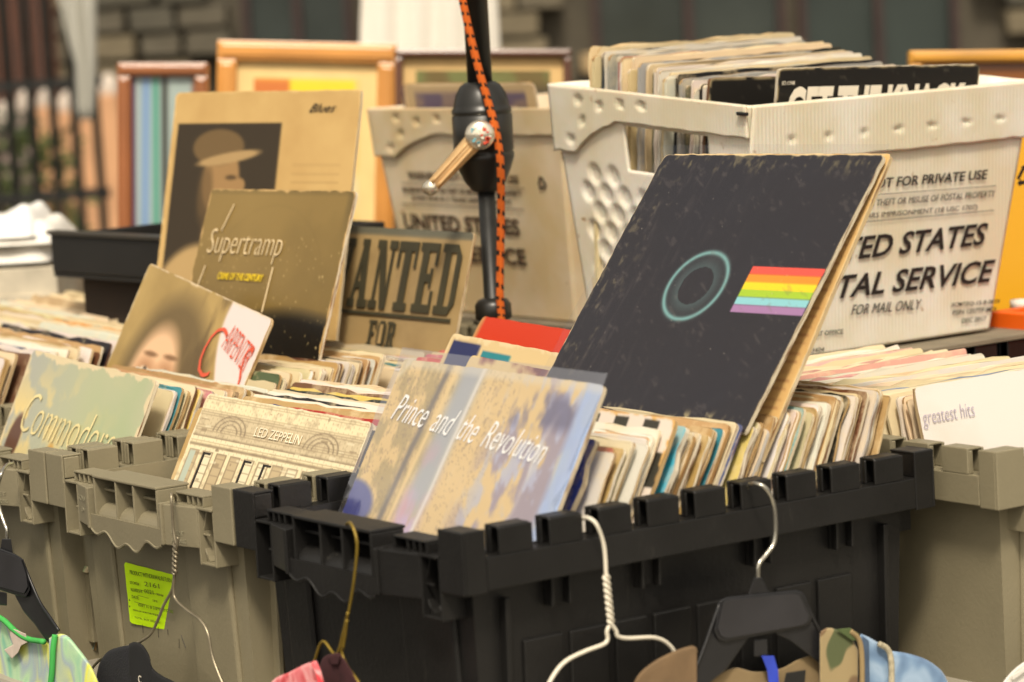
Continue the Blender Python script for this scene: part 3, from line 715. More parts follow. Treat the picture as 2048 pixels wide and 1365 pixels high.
RBW = mat('red_brown_wood', s8(140, 80, 32), .45, .25, 6, coat=.3); BRW = mat('dark_brown_wood', s8(92, 52, 32), .45, .3, 6, coat=.3)
GLD = mat('gold_wood', s8(196, 140, 40), .4, .25, 8, coat=.3)
def pic_a(u, v):
    img = np.ones(u.shape + (3,)) * C(150, 164, 160); n = fbm(u, v, 5, 7)
    img = lay(img, C(88, 52, 84), np.clip((.07 - u) / .03, 0, 1)); img = lay(img, C(110, 140, 180), np.exp(-((u - .2 + (v - .5) * .06) / .07) ** 2)); img = lay(img, C(70, 140, 120), np.exp(-((u - .38) / .05) ** 2))
    img = lay(img, C(46, 48, 42), np.exp(-((u - .52) / .05) ** 2)); img = lay(img, C(190, 180, 40), ell(u, v, .62, .42, .08, .06)); return lay(img, C(120, 70, 50), np.clip((n - .55) * 5, 0, 1) * (u > .6))
def pic_b(u, v):
    img = np.ones(u.shape + (3,)) * C(226, 190, 118); img = lay(img, C(232, 200, 40), rect(u, v, .05, .0, .95, .15, .04)); img = lay(img, C(196, 112, 50), rect(u, v, .0, .0, .34, .07, .03))
    n = fbm(u, v, 5, 9); img = lay(img, C(214, 206, 170), np.clip((n - .4) * 4, 0, 1) * (v > .2) * .7); img = lay(img, C(96, 120, 90), ell(u, v, .9, .62, .15, .08, .5)); return lay(img, C(214, 130, 60), ell(u, v, .85, .85, .3, .05, .5))
def pic_c(u, v):
    img = np.ones(u.shape + (3,)) * C(66, 84, 58); n = fbm(u, v, 6, 19); img = lay(img, C(60, 50, 34), np.clip((n - .45) * 5, 0, 1)); return lay(img, C(190, 160, 60), np.clip((.08 - v) / .04, 0, 1) * .3)
def pic_d(u, v):
    img = np.ones(u.shape + (3,)) * C(206, 150, 20); return lay(img, C(120, 70, 20), np.clip((.12 - v) / .03, 0, 1))
picture('narrow red brown wooden frame with a blue and green picture, leftmost of the frames', 237, 418, 127, 5.05, 27, RBW, pic_a, slope=.0)
picture('large glossy orange wood frame with cream mount and yellow picture, above the hat portrait sleeve', 437, 795, 82, 5.2, 38, ORW, pic_b, mat_w=34, matc=mat('cream_mount', s8(226, 196, 134), .8, .1), slope=.022)
picture('dark brown wooden frame with cream mount and dark green landscape, behind the black pole', 790, 1142, 100, 5.12, 16, BRW, pic_c, mat_w=26, matc=mat('tan_mount', s8(206, 172, 116), .8, .1), slope=.0)
picture('wide gold frame with a yellow board, behind the postal tote at the right edge', 1815, 2420, 103, 4.6, 26, GLD, pic_d, slope=-.01, ybot=.76)
mb = MB()
tr = empty('trestle', 'low wooden trestle holding up the wide gold frame', 'trestle', Matrix.Translation((.8, 4.66, 0)))
mb = MB(); mb.box(-.3, .5, -.08, .08, .72, .76); mb.build('beam', ORW, tr)
for sx in (-.2, .4):
    mb = MB(); mb.box(sx - .02, sx + .02, -.06, .06, 0, .72); mb.build('leg', ORW, tr)

# --- white folded cloths at far left on the back table
for k, (x0, y0, x1, c_) in enumerate(((-90, 442, 128, (226, 222, 214)), (-100, 478, 120, (216, 212, 204)), (-60, 425, 90, (232, 230, 226)))):
    p = hy(x0, y0, 4.9); q = hy(x1, y0, 4.9); mb = MB(); nx = 24; hh = .035
    vs = []; ny = 8
    for j in range(ny + 1):
        for i in range(nx + 1):
            u = i / nx; v = j / ny; e = (1 - (2 * u - 1) ** 8) * (1 - (2 * v - 1) ** 6)
            vs.append((p.x + (q.x - p.x) * u, 4.78 + .26 * v, p.z - hh + (hh + .008 * math.sin(u * 7 + k) + .004 * math.sin(v * 9 + u * 15)) * e))
    W = nx + 1; mb.add(vs, [(j * W + i, j * W + i + 1, (j + 1) * W + i + 1, (j + 1) * W + i) for j in range(ny) for i in range(nx)])
    mb.add([vs[i] for i in (0, nx, ny * W + nx, ny * W)], [(3, 2, 1, 0)])
    o = mb.build('folded_cloth', mat('linen_%d' % k, s8(*c_), .9, .08, 8, bump=.2), smooth=True); 
    tag(o, ['middle white folded cloth of the pile left of the black case', 'lowest white folded cloth of the pile left of the black case', 'topmost white folded cloth of the pile left of the black case'][k], 'folded cloth')
p = hy(20, 500, 4.9)
bx = empty('cardboard_box', 'plain pale box under the pile of white folded cloths', 'box', Matrix.Translation((0, 0, 0)))
mb = MB(); mb.box(p.x - .1, p.x + .09, 4.76, 5.06, BTZ, p.z - .02); mb.build('body', mat('pale_card', s8(190, 180, 160), .9), bx)
mb = MB(); mb.box(p.x - .1, p.x + .09, 4.755, 4.7599, BTZ + .08, p.z - .06); mb.build('flap', mat('pale_card', s8(190, 180, 160), .9), bx)

# ================================================================== TOTES
TW, TL_, TH = .386, .546, .237
def tote(label, org, x, y, m, text_m=None, detail=True, group='attached lid totes'):
    """local x across the width, y along the length (0 = near end), z=0 at the floor of the tote, rim top at TH"""
    mw = Matrix((x, y, ZX)).transposed().to_4x4(); mw.translation = org - ZX * TH
    r = empty('storage_tote', label, 'tote', mw, None)
    H = TH; b0, b1 = .031, .022      # inset of body at bottom and top
    def P(side, a, z, off):           # point on the tapered outer wall; a = metres along side
        ins = b0 + (b1 - b0) * (z / H) - off
        if side == 0: return (a, ins, z)
        if side == 1: return (TW - ins, a, z)
        if side == 2: return (TW - a, TL_ - ins, z)
        return (ins, TL_ - a, z)
    def slab(mb, side, a0, a1, z0, z1, o0, o1):
        mb.hexa([P(side, a0, z0, o0), P(side, a1, z0, o0), P(side, a1, z1, o0), P(side, a0, z1, o0)], [P(side, a0, z0, o1), P(side, a1, z0, o1), P(side, a1, z1, o1), P(side, a0, z1, o1)])
    mb = MB(); zt = H - .024
    for z, i0, i1 in ((0, b0, b0), ):
        mb.hexa([(b0, b0, 0), (TW - b0, b0, 0), (TW - b0, TL_ - b0, 0), (b0, TL_ - b0, 0)], [(b0, b0, .005), (TW - b0, b0, .005), (TW - b0, TL_ - b0, .005), (b0, TL_ - b0, .005)])
    for sd, ln in ((0, TW), (1, TL_), (2, TW), (3, TL_)):
        q = lambda z, o: ([P(sd, b0 + (b1 - b0) * (z / H) - o, z, o), P(sd, ln - (b0 + (b1 - b0) * (z / H) - o), z, o)])
        a, b = q(0, 0); c_, d = q(zt, 0); e, f = q(0, -.004); g, h_ = q(zt, -.004)
        mb.add([a, b, d, c_, e, f, h_, g], [(0, 1, 2, 3), (4, 7, 6, 5), (2, 6, 7, 3), (0, 4, 5, 1)])
    mb.build('body', m, r)
    # raised panels and ribs
    for (a0, a1, z0, z1, o) in ((.050, .094, .012, .172, .005), (.250, .335, .012, .172, .005)):
        mb = MB(); slab(mb, 0, a0, a1, z0, z1, -.002, o); mb.build('end_panel', m, r, bevel=.003)
    a = .075
    for k in range(8):
        w_ = .043 if k not in (2, 5) else .036
        mb = MB(); slab(mb, 1, a, a + w_, .012, .128, -.002, .0035); mb.build('side_panel', m, r, bevel=.0015)
        a += w_ + .0075
    for a in (.052, .492):
        mb = MB(); slab(mb, 1, a, a + .006, .02, .17, -.002, .010); mb.build('rib', m, r, bevel=.001)
    for a in (.1, .2, .33, .43):
        mb = MB(); slab(mb, 1, a, a + .022, .155, .193, -.002, .004); slab(mb, 1, a, a + .003, .155, .193, .004, .013); slab(mb, 1, a + .019, a + .022, .155, .193, .004, .013)
        mb.build('rib_bracket', m, r, bevel=.001)
    z1, z0, zb = H, H - .025, H - .054
    # rim: outer band and top web on all four sides
    t_ = .0028
    for sd in (1, 3):
        x0, x1 = (TW - .024, TW) if sd == 1 else (0, .024)
        xo = (TW - t_, TW) if sd == 1 else (0, t_)
        mb = MB(); mb.box(xo[0], xo[1], .0252, TL_ - .0252, zb, z0); mb.box(x0 + (t_ if sd == 3 else 0), x1 - (t_ if sd == 1 else 0), .002, TL_ - .002, z0 - t_, z0)
        mb.build('rim', m, r, bevel=.0009)
        # crenellations: hollow teeth open towards the near end
        n = 9
        tl = .036; pitch = (TL_ - .06) / n
        tm = MB(); dx = .022; hgt = .025
        tm.box(0, t_, 0, tl, 0, hgt); tm.box(dx - t_, dx, 0, tl, 0, hgt * .96); tm.box(t_, dx - t_, .001, tl - .001, hgt - t_, hgt - .0002)
        tm.box(t_, dx - t_, tl - t_, tl - .0003, 0, hgt - t_); tm.box(t_, dx - t_, .012, .012 + t_, 0, hgt - t_)
        tm.box(t_, dx * .36, .0005, t_, 0, hgt - t_); 
        tme = tm.mesh('rim_tooth'); tme.materials.append(m)
        for k in range(n):
            yy = .03 + pitch * (k + .5) - tl / 2
            mwk = Matrix.Translation((TW - dx if sd == 1 else 0, yy, z0))
            if sd == 3: mwk = mwk
            o = link('rim_tooth', tme, None, r, mwk); bv = o.modifiers.new('b', 'BEVEL'); bv.width = .0008; bv.segments = 1
        # corner towers
        for ye in (0, 1):
            mb = MB(); ya, yb = (0, .025) if ye == 0 else (TL_ - .025, TL_); xa, xb = (TW - .037, TW) if sd == 1 else (0, .037)
            yo = (ya, ya + t_) if ye == 0 else (yb - t_, yb)
            xo2 = (xb - t_, xb) if sd == 1 else (xa, xa + t_)
            mb.box(xa, xb, yo[0], yo[1], zb - .002, z1); mb.box(xo2[0], xo2[1], ya + (t_ if ye == 0 else 0), yb - (t_ if ye else 0), zb - .002, z1)
            mb.box(xa + .001, xb - .001, ya + .001, yb - .001, z1 - t_, z1 - .0004)
            # inner lower block
            ix = (xa - .0, xa + t_) if sd == 1 else (xb - t_, xb)
            mb.box(ix[0], ix[1], ya + .003, yb - .004, z0, z1 - t_); iy = (yb - t_ - .002, yb - .002) if ye == 0 else (ya + .002, ya + .002 + t_)
            mb.box(xa + t_, xb - t_, iy[0], iy[1], z0, z1 - t_)
            mb.build('corner_post', m, r, bevel=.0022)
    # short ends
    for ye in (0, 1):
        def Y(v): return v if ye == 0 else TL_ - v
        def bx(mb, x0, x1, y0, y1, za, zb_): mb.box(x0, x1, min(Y(y0), Y(y1)), max(Y(y0), Y(y1)), za, zb_)
        mb = MB(); bx(mb, .04, TW - .04, .0, .03, z0 - t_, z0); bx(mb, .04, TW - .04, .027, .03, zb + .002, z0 - t_); mb.build('end_shelf', m, r, bevel=.0008)
        for side in (0, 1):
            mx = (lambda v: v) if side == 0 else (lambda v: TW - v)
            def b2(mb, x0, x1, y0, y1, za, zb_): bx(mb, min(mx(x0), mx(x1)), max(mx(x0), mx(x1)), y0, y1, za, zb_)
            # low slotted shelf box
            mb = MB(); za, zc = z0, z0 + .011
            b2(mb, .058, .112, .002, .026, zc - .002, zc)
            for xx in (.058, .068, .078, .088, .1095): b2(mb, xx, xx + .0025, .0025, .0255, za, zc - .002)
            b2(mb, .0605, .1095, .0235, .026, za, zc - .002); mb.build('shelf_box', m, r, bevel=.0006)
            # hanging pocket, open in front
            mb = MB(); pb = zb - .028; b2(mb, .036, .0385, .0, .028, pb, z0 - t_); b2(mb, .0655, .068, .0, .028, pb, z0 - t_); b2(mb, .0385, .0655, .001, .027, pb, pb + .0025); b2(mb, .0385, .0655, .022, .0245, pb + .0025, z0 - t_)
            b2(mb, .054, .0655, .004, .0065, (pb + z0) / 2, (pb + z0) / 2 + .002)
            mb.prism([(mx(.0575), Y(.005), z0 - .004), (mx(.0595), Y(.005), z0 - .004), (mx(.0653), Y(.005), z0 - .020), (mx(.0653), Y(.005), z0 - .024)], (0, .010 if ye == 0 else -.010, 0))
            mb.prism([(mx(.0575), Y(.005), pb + .003), (mx(.0595), Y(.005), pb + .003), (mx(.0653), Y(.005), pb + .016), (mx(.0653), Y(.005), pb + .012)], (0, .010 if ye == 0 else -.010, 0))
            mb.build('corner_pocket', m, r, bevel=.0007)
            # panel bulging toward the handle
            pz = zb - .012
            mb = MB(); q0 = [(mx(.068), Y(.0), pz), (mx(.114), Y(-.012), pz), (mx(.114), Y(-.012), z0 + .0), (mx(.068), Y(.0), z0 - .001)]
            q1 = [(p[0], Y((0 if i in (0, 3) else -.012) + .003), p[2]) for i, p in enumerate(q0)]; mb.hexa(q0, q1)
            mb.hexa([(mx(.068), Y(0), z0 - .003), (mx(.118), Y(-.012), z0 - .003), (mx(.118), Y(.028), z0 - .003), (mx(.068), Y(.028), z0 - .003)], [(mx(.068), Y(0), z0 - .0005), (mx(.118), Y(-.012), z0 - .0005), (mx(.118), Y(.028), z0 - .0005), (mx(.068), Y(.028), z0 - .0005)])
            b2(mb, .114, .119, -.015, -.003, pz, z0 + .001)
            mb.build('end_plate', m, r, bevel=.001)
        # handle box
        hx0, hx1 = .126, .260; ht = z1 - .010
        if ye == 0 or True:
            mb = MB(); bx(mb, hx0, hx1, -.012, .026, ht - .003, ht); bx(mb, hx0 + .003, hx1 - .003, .0235, .026, zb, ht - .003)
            for xx in (hx0, hx0 + .046, hx0 + .083, hx1 - .0028): bx(mb, xx, xx + .0028, -.0115, .0235, zb - .002, ht - .003)
            mb.build('handle_box', m, r, bevel=.001)
            mb = MB(); nn = 10; vs = []
            for k in range(nn + 1):
                a = math.pi / 2 * k / nn; vs.append((-.0105 + .016 * (1 - math.cos(a)), zb - .004 + .018 * math.sin(a)))
            pts = [(hx0 + .003, Y(a_), b_) for a_, b_ in vs] + [(hx0 + .003, Y(.0055), zb - .006), (hx0 + .003, Y(-.0105), zb - .006)]
            mb.prism(pts, (hx1 - hx0 - .006, 0, 0)); mb.build('handle_grip', m, r, smooth=False, bevel=.0004)
            # wavy skirt
            mb = MB(); n = 60; low = []; x0, x1 = .119, TW - .068
            for k in range(n + 1):
                xx = x0 + (x1 - x0) * k / n; u = (xx - .119) / .148
                zz = -.012 - (.012 * (1 - math.cos(min(max(u, 0), 1) * math.pi * 2)) * .5 + .004 * math.sin(u * 22) * (0 < u < 1))
                low.append((xx, zb + zz))
            xs = [(hx0 - .007, zb - .012)] + [p for p in low if p[0] < .267]
            zt_ = zb + .003
            pts = [(.119, Y(-.013), zt_)] + [(x_, Y(-.013), z_) for x_, z_ in low if x_ < .267] + [(.267, Y(-.013), zt_)]
            mb.prism(pts, (0, .003 if ye == 0 else -.003, 0))
            lp = [(x_, Y(-.0125), z_) for x_, z_ in low if x_ < .267]
            mb.tube(lp, .0016, 6); mb.build('wavy_skirt', m, r)
    if text_m:
        for bd, x_, z_, w_, h_ in (('DC2115-9', .074, z0 - .017, .028, .006), ('CPN', .084, z0 - .028, .011, .005), ('PATENT', TW - .104, z0 - .030, .018, .0045), ('PENDING', TW - .104, z0 - .038, .02, .0045)):
            xx = Vector((1, 0, 0)); 
            yb = -.012 * (x_ - .068) / .046 if x_ < .2 else -.012 * ((TW - .068) - x_) / .046
            dx_ = Vector((.046, -.012, 0)).normalized() if x_ < .2 else Vector((.046, .012, 0)).normalized()
            text(bd, mw @ Vector((x_, yb, z_)), (mw.to_3x3() @ dx_), ZX, w_, h_, text_m, r, name='embossed_lettering')
    return r, mw
EMB = mat('grey_plastic_emboss', s8(150, 144, 120), .4, .05)
toteA, _ = tote('grey green tote at the left edge with the pale green record sleeve leaning in it', T(-TW * 2 - .008, 0, 0), UX, VX, GREYP, EMB)
toteB, mwB = tote('grey green tote bearing the neon yellow sticker, left of the black tote', T(-TW - .004 - TW + .0, 0, 0) + UX * (.0), UX, VX, GREYP, EMB)
toteA.matrix_basis = toteA.matrix_basis; toteA.location = toteA.location
toteA.matrix_basis.translation = T(-TW * 3 - .008, 0, -TH); toteB.matrix_basis.translation = T(-TW * 2 - .004, 0, -TH)
toteC, mwC = tote('black tote in the middle front, packed with worn record sleeves', T(-TW, 0, 0), UX, VX, BLACKP)
toteD, _ = tote('grey green tote turned sideways at the right edge, behind the black tote', T(.066, .564, 0), VX, -UX, GREYP)
toteZ, _ = tote('grey green tote beyond the left edge, its record row showing behind the pale green sleeve', T(-TW * 4 - .012, .0, 0), UX, VX, GREYP)
toteA2, _ = tote('grey green tote in the back row under the poster lettered sleeve', T(-.925, .56, 0), VX, -UX, GREYP)
toteB2, _ = tote('black tote in the back row supporting the large postal tote', T(-.926, .70, 0), UX, VX, BLACKP)
toteY, _ = tote('black tote in the far left back with long cream record tops', T(-TW * 5 - .03, .16, 0), UX, VX, BLACKP)
toteA3, _ = tote('grey green tote at the back supporting the blurred postal tote behind the pole', T(-.96, .96, 0), VX, -UX, GREYP)

# lids under the postal totes
LID = mat('grey_board', s8(120, 110, 92), .8)
for nm, s0, s1, t0, t1 in (('board lid on the back tote under the large postal tote', -.915, -.537, .72, 1.23), ('board lid under the blurred postal tote', -1.50, -.965, .965, 1.34)):
    lr = empty('board_lid', nm, 'lid', Matrix((UX, VX, ZX)).transposed().to_4x4()); lr.matrix_basis.translation = T(s0, t0, 0)
    mb = MB(); mb.box(0, s1 - s0, 0, t1 - t0, .0005, .005); mb.build('panel', LID, lr)
    mb = MB(); mb.box(.1, s1 - s0 - .1, .1, t1 - t0 - .1, -.015, .0003); mb.build('locating_rib', LID, lr)

# ================================================================== RECORD ROWS
r_ = math.radians
PALC = PAL
nrec = 0
CR = 'of the black tote in front'
nrec += row('in the black tote, nearer than the chequered sleeve', -.356, (.198, .262), lambda q: .040 + .012 * q, lambda q: r_(61), 'records in front part of the black tote', seed=3, start_t=.045)
nrec += row('in the black tote under the leaning striped sleeve', -.358, (.276, .352), lambda q: .040 + .004 * q, lambda q: r_(60), 'records in middle part of the black tote', seed=4, start_t=.05)
nrec += row('at the far end of the black tote', -.357, (.362, .535), lambda q: .042 + .012 * min(1, q * 1.6), lambda q: r_(60 + 9 * q), 'records in far part of the black tote', seed=15, start_t=.05)
nrec += row('in the left tote right behind the pale green sleeve', -.772 - .345, (.175, .300), lambda q: .048 - .014 * q, lambda q: r_(64), 'records in front part of the left tote', seed=6, gap=.0012, start_t=.05, rollb=-.02)
nrec += row('in the left tote below the golden starry sleeve', -.772 - .345, (.305, .452), lambda q: .040 + .008 * q, lambda q: r_(66), 'records in middle part of the left tote', seed=7, gap=.0012, start_t=.05)
nrec += row('in the left tote behind the starry sleeve', -.772 - .345, (.47, .55), lambda q: .028, lambda q: r_(70), 'records in far part of the left tote', seed=8)
nrec += row('in the back tote in front of the WANTED sleeve', -1.25, (.57, .64), lambda q: .022, lambda q: r_(72), 'records in the back tote', seed=9, start_t=.50)
nrec += row('in the stickered tote behind the engraved house sleeve', -.735, (.165, .31), lambda q: .03 + .014 * q, lambda q: r_(62), 'records in front part of the stickered tote', seed=10, gap=.0015, start_t=.05)
PALO = [('cream', (222, 196, 146), 20), ('tan', (196, 150, 90), 12), ('red', (206, 60, 40), 8), ('blue', (50, 64, 110), 4), ('teal', (50, 130, 140), 4), ('pink', (196, 70, 80), 4)]
nrec += row('at the far end of the stickered grey tote', -.73, (.44, .50), lambda q: .050 + .01 * q, lambda q: r_(66), 'records in far part of the stickered tote', seed=21, pal=PALO, adj='tattered', yawj=.03)
nrec += row('in the grey tote at the left picture edge', -1.168 - .345, (.12, .42), lambda q: .058, lambda q: r_(66), 'records in the tote beyond the left edge', seed=12, gap=.006, start_t=.03, rollb=-.02)
PALW = [('cream', (226, 208, 168), 30), ('pale tan', (206, 178, 130), 16), ('white', (230, 222, 206), 14), ('black', (36, 33, 32), 1)]
nrec += row('in the black tote at the far left back', -1.60 - .345, (.30, .64), lambda q: .04 + .01 * q, lambda q: r_(68), 'records in the far left tote', seed=13, gap=.007, rollb=-.03, pal=PALW)
PALR = [('cream', (230, 212, 176), 30), ('white', (234, 226, 212), 20), ('black', (40, 38, 40), 2), ('pink', (222, 170, 160), 3), ('blue grey', (150, 168, 186), 3)]
nrec += row('in the sideways tote behind the plain white sleeve', .606, (.10, .49), lambda q: .034 - .008 * q, lambda q: r_(76), 'records in the sideways tote', fr='VU', seed=14, hj=0, floor=-.215, hmax=.285, gap=.0065, pal=PALR, yawj=.01)
PALU = [('cream', (226, 204, 160), 24), ('grey', (170, 168, 160), 8), ('black', (34, 32, 32), 5), ('white', (230, 222, 210), 20), ('red', (176, 90, 84), 2), ('dark green', (50, 62, 50), 2), ('navy', (40, 50, 70), 2)]
nrec += row('inside the large white postal tote', .812, (.64, .870), lambda q: .330 + .050 * q, lambda q: r_(97 - 4 * q), 'records in the large postal tote', fr='VU', gap=.0026, seed=16, floor=.05, pal=PALU, yawj=.012, hmax=.30)
print('records', nrec)

# ================================================================== FEATURED SLEEVES
def fitted(TLf, phi, th, roll): 
    h, w = sleeve_basis(math.radians(phi), math.radians(th), math.radians(roll)); return Vector((TLf[0], TLf[1], TLf[2] + CAMZ)), h, w
WHITEINK = mat('white_ink', s8(236, 226, 206), .5, .05); REDINK = mat('faded_red_ink', s8(206, 84, 56), .5, .1)
def on(mw, hh, size, body, x0, x1, y, cap, m, root, bold=0., shear=0., slope=0.0, name='lettering', full=None):
    """lettering on a sleeve; x0..x1, y (baseline), cap in fractions of the sleeve side measured from its top left"""
    p = Vector((x0 * size, -.0034, hh - y * size)); d = Vector((1, 0, -slope)); 
    return text(body, mw @ p, mw.to_3x3() @ d, mw.to_3x3() @ Vector((0, 0, 1)), (x1 - x0) * size, cap * size, m, root, name, bold, shear)
# black sleeve with stripes
TLp, h, w = fitted((.17, 3.236, -.187), 51.3, 50, .3)
rt, mw = big_sleeve('large black record sleeve with teal ring and rainbow stripes leaning on the black tote', TLp, h, w, .315, art_teal, n=240, rough=.5, coat=.1, seed=1)
film(rt, .315, .315, over=.006, topx=.010, gloss=.018, haze=.006, seed=3, amp=.002, tintc=(.75, .82, 1))
TLq, h2, w2 = fitted((.17 + .008, 3.236 + .008, -.187), 51.3, 54.5, .3)
big_sleeve('tan printed card sleeve standing right behind the large black striped sleeve', TLq, h2, w2, .315, art_text_back, n=110, rough=.6, coat=0, hh=.335, full=.315, seed=2)
# swirled sleeve in loose plastic
TLp = T(-.346, .180, .106); h, w = sleeve_basis(r_(54), r_(60), -.014)
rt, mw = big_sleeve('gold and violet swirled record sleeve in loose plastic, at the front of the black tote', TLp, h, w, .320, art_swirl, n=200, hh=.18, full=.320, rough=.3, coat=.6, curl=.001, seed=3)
on(mw, .18, .320, 'Prince  and  the  Revolution', .06, .86, .195, .085, mat('bright_white_ink', s8(252, 250, 246), .4, .02), rt, -.006, .5, slope=.08)
film(rt, .320, .18, over=.004, topx=.010, gloss=.11, haze=.02, seed=4, amp=.0018, tintc=(.93, .93, 1))
# engraved facade
TLp = T(-.714, .168, .046); h, w = sleeve_basis(r_(54), r_(61), -.02)
rt, mw = big_sleeve('cream record sleeve printed with an engraved house front, in the stickered grey tote', TLp, h, w, .318, art_facade, n=240, hh=.215, full=.318, rough=.6, coat=0, seed=4)
on(mw, .215, .318, 'LED ZEPPELIN', .38, .66, .115, .032, mat('pale_outline_ink', s8(236, 224, 196), .6), rt, .0, 0)
for x_, y_ in ((.12, .20), (.38, .20), (.50, .20), (.80, .20)):
    mb = MB(); q = .318; xa = x_ * q; za = .215 - y_ * q; mb.box(xa, xa + .0028, -.0036, -.0022, za - .040, za); mb.box(xa, xa + .014, -.0036, -.0022, za - .0015, za + .0002); mb.build('window_slot', INK, rt)
mb = MB(); mb.box(.3185, .3225, .001, .0035, .08, .208); mb.build('inner_sleeve', INK, rt)
# pale green sleeve
TLp = T(-1.100, .158, .070); h, w = sleeve_basis(r_(56), r_(64), -.045)
rt, mw = big_sleeve('pale green record sleeve with looping outlined lettering, front of the left grey tote', TLp, h, w, .315, art_pastel, n=160, hh=.22, full=.315, rough=.4, coat=.5, seed=5)
PO = mat('pale_yellow_ink', s8(222, 206, 150), .5)
on(mw, .22, .315, 'Commodores', .12, .93, .30, .15, PO, rt, -.017, .2, slope=.03)
# leaning portrait
TLp, h, w = fitted((-.431, 3.78, -.313), 54, 65, -10)
rt, mw = big_sleeve('tilted record sleeve with a veiled portrait and red arched lettering, above the left tote', TLp, h, w, .315, art_soft, n=150, hh=.24, full=.315, rough=.45, coat=.3, seed=6)
on(mw, .24, .315, 'C', .64, .76, .30, .20, REDINK, rt, -.02, .15)
on(mw, .24, .315, 'ARPENTER', .75, .965, .17, .10, REDINK, rt, -.015, .1, slope=.22)
on(mw, .24, .315, 'S', .925, .975, .34, .22, REDINK, rt, -.02, .1)
# starry brown sleeve
TLp, h, w = fitted((-.358, 3.86, -.232), 53, 70, .5)
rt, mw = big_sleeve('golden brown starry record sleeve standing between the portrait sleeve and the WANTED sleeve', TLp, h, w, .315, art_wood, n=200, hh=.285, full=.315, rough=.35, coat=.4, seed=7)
CI = mat('cream_ink', s8(226, 202, 158), .5); YI = mat('yellow_ink', s8(222, 190, 30), .5)
on(mw, .285, .315, 'Supertramp', .08, .60, .29, .13, CI, rt, -.016, .15)
on(mw, .285, .315, 'CRIME OF THE CENTURY', .20, .52, .36, .028, YI, rt, .03, .2)
for pts in ([(.046, -.0038, .232), (.062, -.0038, .266), (.0635, -.0038, .266), (.048, -.0038, .232)], [(.020, -.0038, .158), (.0215, -.0038, .158), (.030, -.0038, .188), (.028, -.0038, .188)], [(.176, -.0038, .135), (.178, -.0038, .135), (.180, -.0038, .190), (.178, -.0038, .190)]):
    mb = MB(); mb.prism(pts, (0, .0006, 0)); mb.build('letter_stroke', CI, rt)
# hat portrait
TLp, h, w = fitted((-.418, 4.10, -.118), 37, 76, -.8)
rt, mw = big_sleeve('tall tan record sleeve with dark portrait panel and small script title, beside the frames', TLp, h, w, .315, art_portrait, n=150, rough=.5, coat=.2, seed=8)
on(mw, .315, .315, 'Blues', .74, .88, .09, .035, INK, rt, .0, .6)
# wanted poster sleeve, slab letters
TLp, h, w = fitted((-.232, 4.0, -.294), 53, 73, -.3)
rt, mw = big_sleeve('tan record sleeve lettered WANTED FOR, behind the golden brown sleeve', TLp + h * .012, h, w, .315, art_poster, n=110, hh=.27, full=.315, rough=.5, coat=.3, seed=9)
def slab_letter(ch):
    B = {'|': lambda x, a, b, w_: [(x, a), (x + w_, a), (x + w_, b), (x, b)]}
    q = []
    def r4(x0, y0, x1, y1): q.append([(x0, y0), (x1, y0), (x1, y1), (x0, y1)])
    def sl(x0, x1, w_, y0=0., y1=1.): q.append([(x0, y0), (x0 + w_, y0), (x1 + w_, y1), (x1, y1)])
    if ch == 'W': sl(.22, .02, .26); sl(.22, .44, .18); sl(.58, .38, .26); sl(.60, .84, .14); r4(-.02, .88, .36, 1); r4(.70, .88, 1.04, 1)
    if ch == 'A': sl(.08, .40, .14); sl(.60, .32, .30); r4(.25, .28, .7, .38); r4(-.02, 0, .34, .12); r4(.52, 0, 1.02, .12); r4(.3, .9, .66, 1)
    if ch == 'N': r4(.12, 0, .26, 1); r4(.78, 0, .90, 1); sl(.60, .10, .30); r4(-.02, 0, .4, .12); r4(-.02, .88, .36, 1); r4(.62, .88, 1.04, 1)
    if ch == 'T': r4(.34, 0, .68, 1); r4(0, .86, 1, 1); r4(0, .62, .12, .86); r4(.88, .62, 1, .86); r4(.18, 0, .84, .12)
    if ch == 'E': r4(.14, 0, .46, 1); r4(0, 0, .95, .12); r4(0, .88, .95, 1); r4(.4, .44, .75, .56); r4(.83, .1, .95, .32); r4(.83, .68, .95, .9); r4(.68, .36, .78, .64)
    if ch == 'D': r4(.14, 0, .44, 1); r4(0, 0, .75, .12); r4(0, .88, .75, 1); q.append([(.72, 0), (.98, .16), (.98, .84), (.72, 1), (.70, .88), (.74, .8), (.74, .2), (.70, .12)])
    if ch == 'F': r4(.14, 0, .46, 1); r4(0, .88, .95, 1); r4(0, 0, .6, .12); r4(.4, .44, .75, .56); r4(.83, .66, .95, .9)
    if ch == 'O': q.append([(.25, 0), (.75, 0), (.98, .2), (.98, .8), (.75, 1), (.25, 1), (.02, .8), (.02, .2)])
    if ch == 'R': r4(.14, 0, .42, 1); r4(0, 0, .52, .12); r4(0, .88, .7, 1); r4(.4, .46, .7, .57); r4(.66, .5, .94, .95); sl(.68, .5, .26, 0, .5); r4(.66, 0, 1.04, .1)
    return q
def slab_word(word, x0, x1, y, cap, mw, root, hh, size, m):
    n = len(word); cw = (x1 - x0) / n
    for i, ch in enumerate(word):
        mb = MB()
        for k, poly in enumerate(slab_letter(ch)):
            mb.prism([((x0 + cw * (i + .04 + p[0] * .88)) * size, -.0052 - k * .00002, hh - (y - p[1] * cap) * size) for p in poly], (0, .0008, 0))
        mb.build('letter', m, root)
DKG = mat('dark_green_ink', s8(58, 54, 36), .6)
slab_word('WANTED', .10, .975, .325, .275, mw, rt, .27, .315, DKG)
slab_word('FOR', .43, .62, .475, .105, mw, rt, .27, .315, DKG)
mb = MB(); mb.box(.03, .302, -.0051, -.0045, .27 - .352 * .315, .27 - .338 * .315); mb.build('rule', DKG, rt)
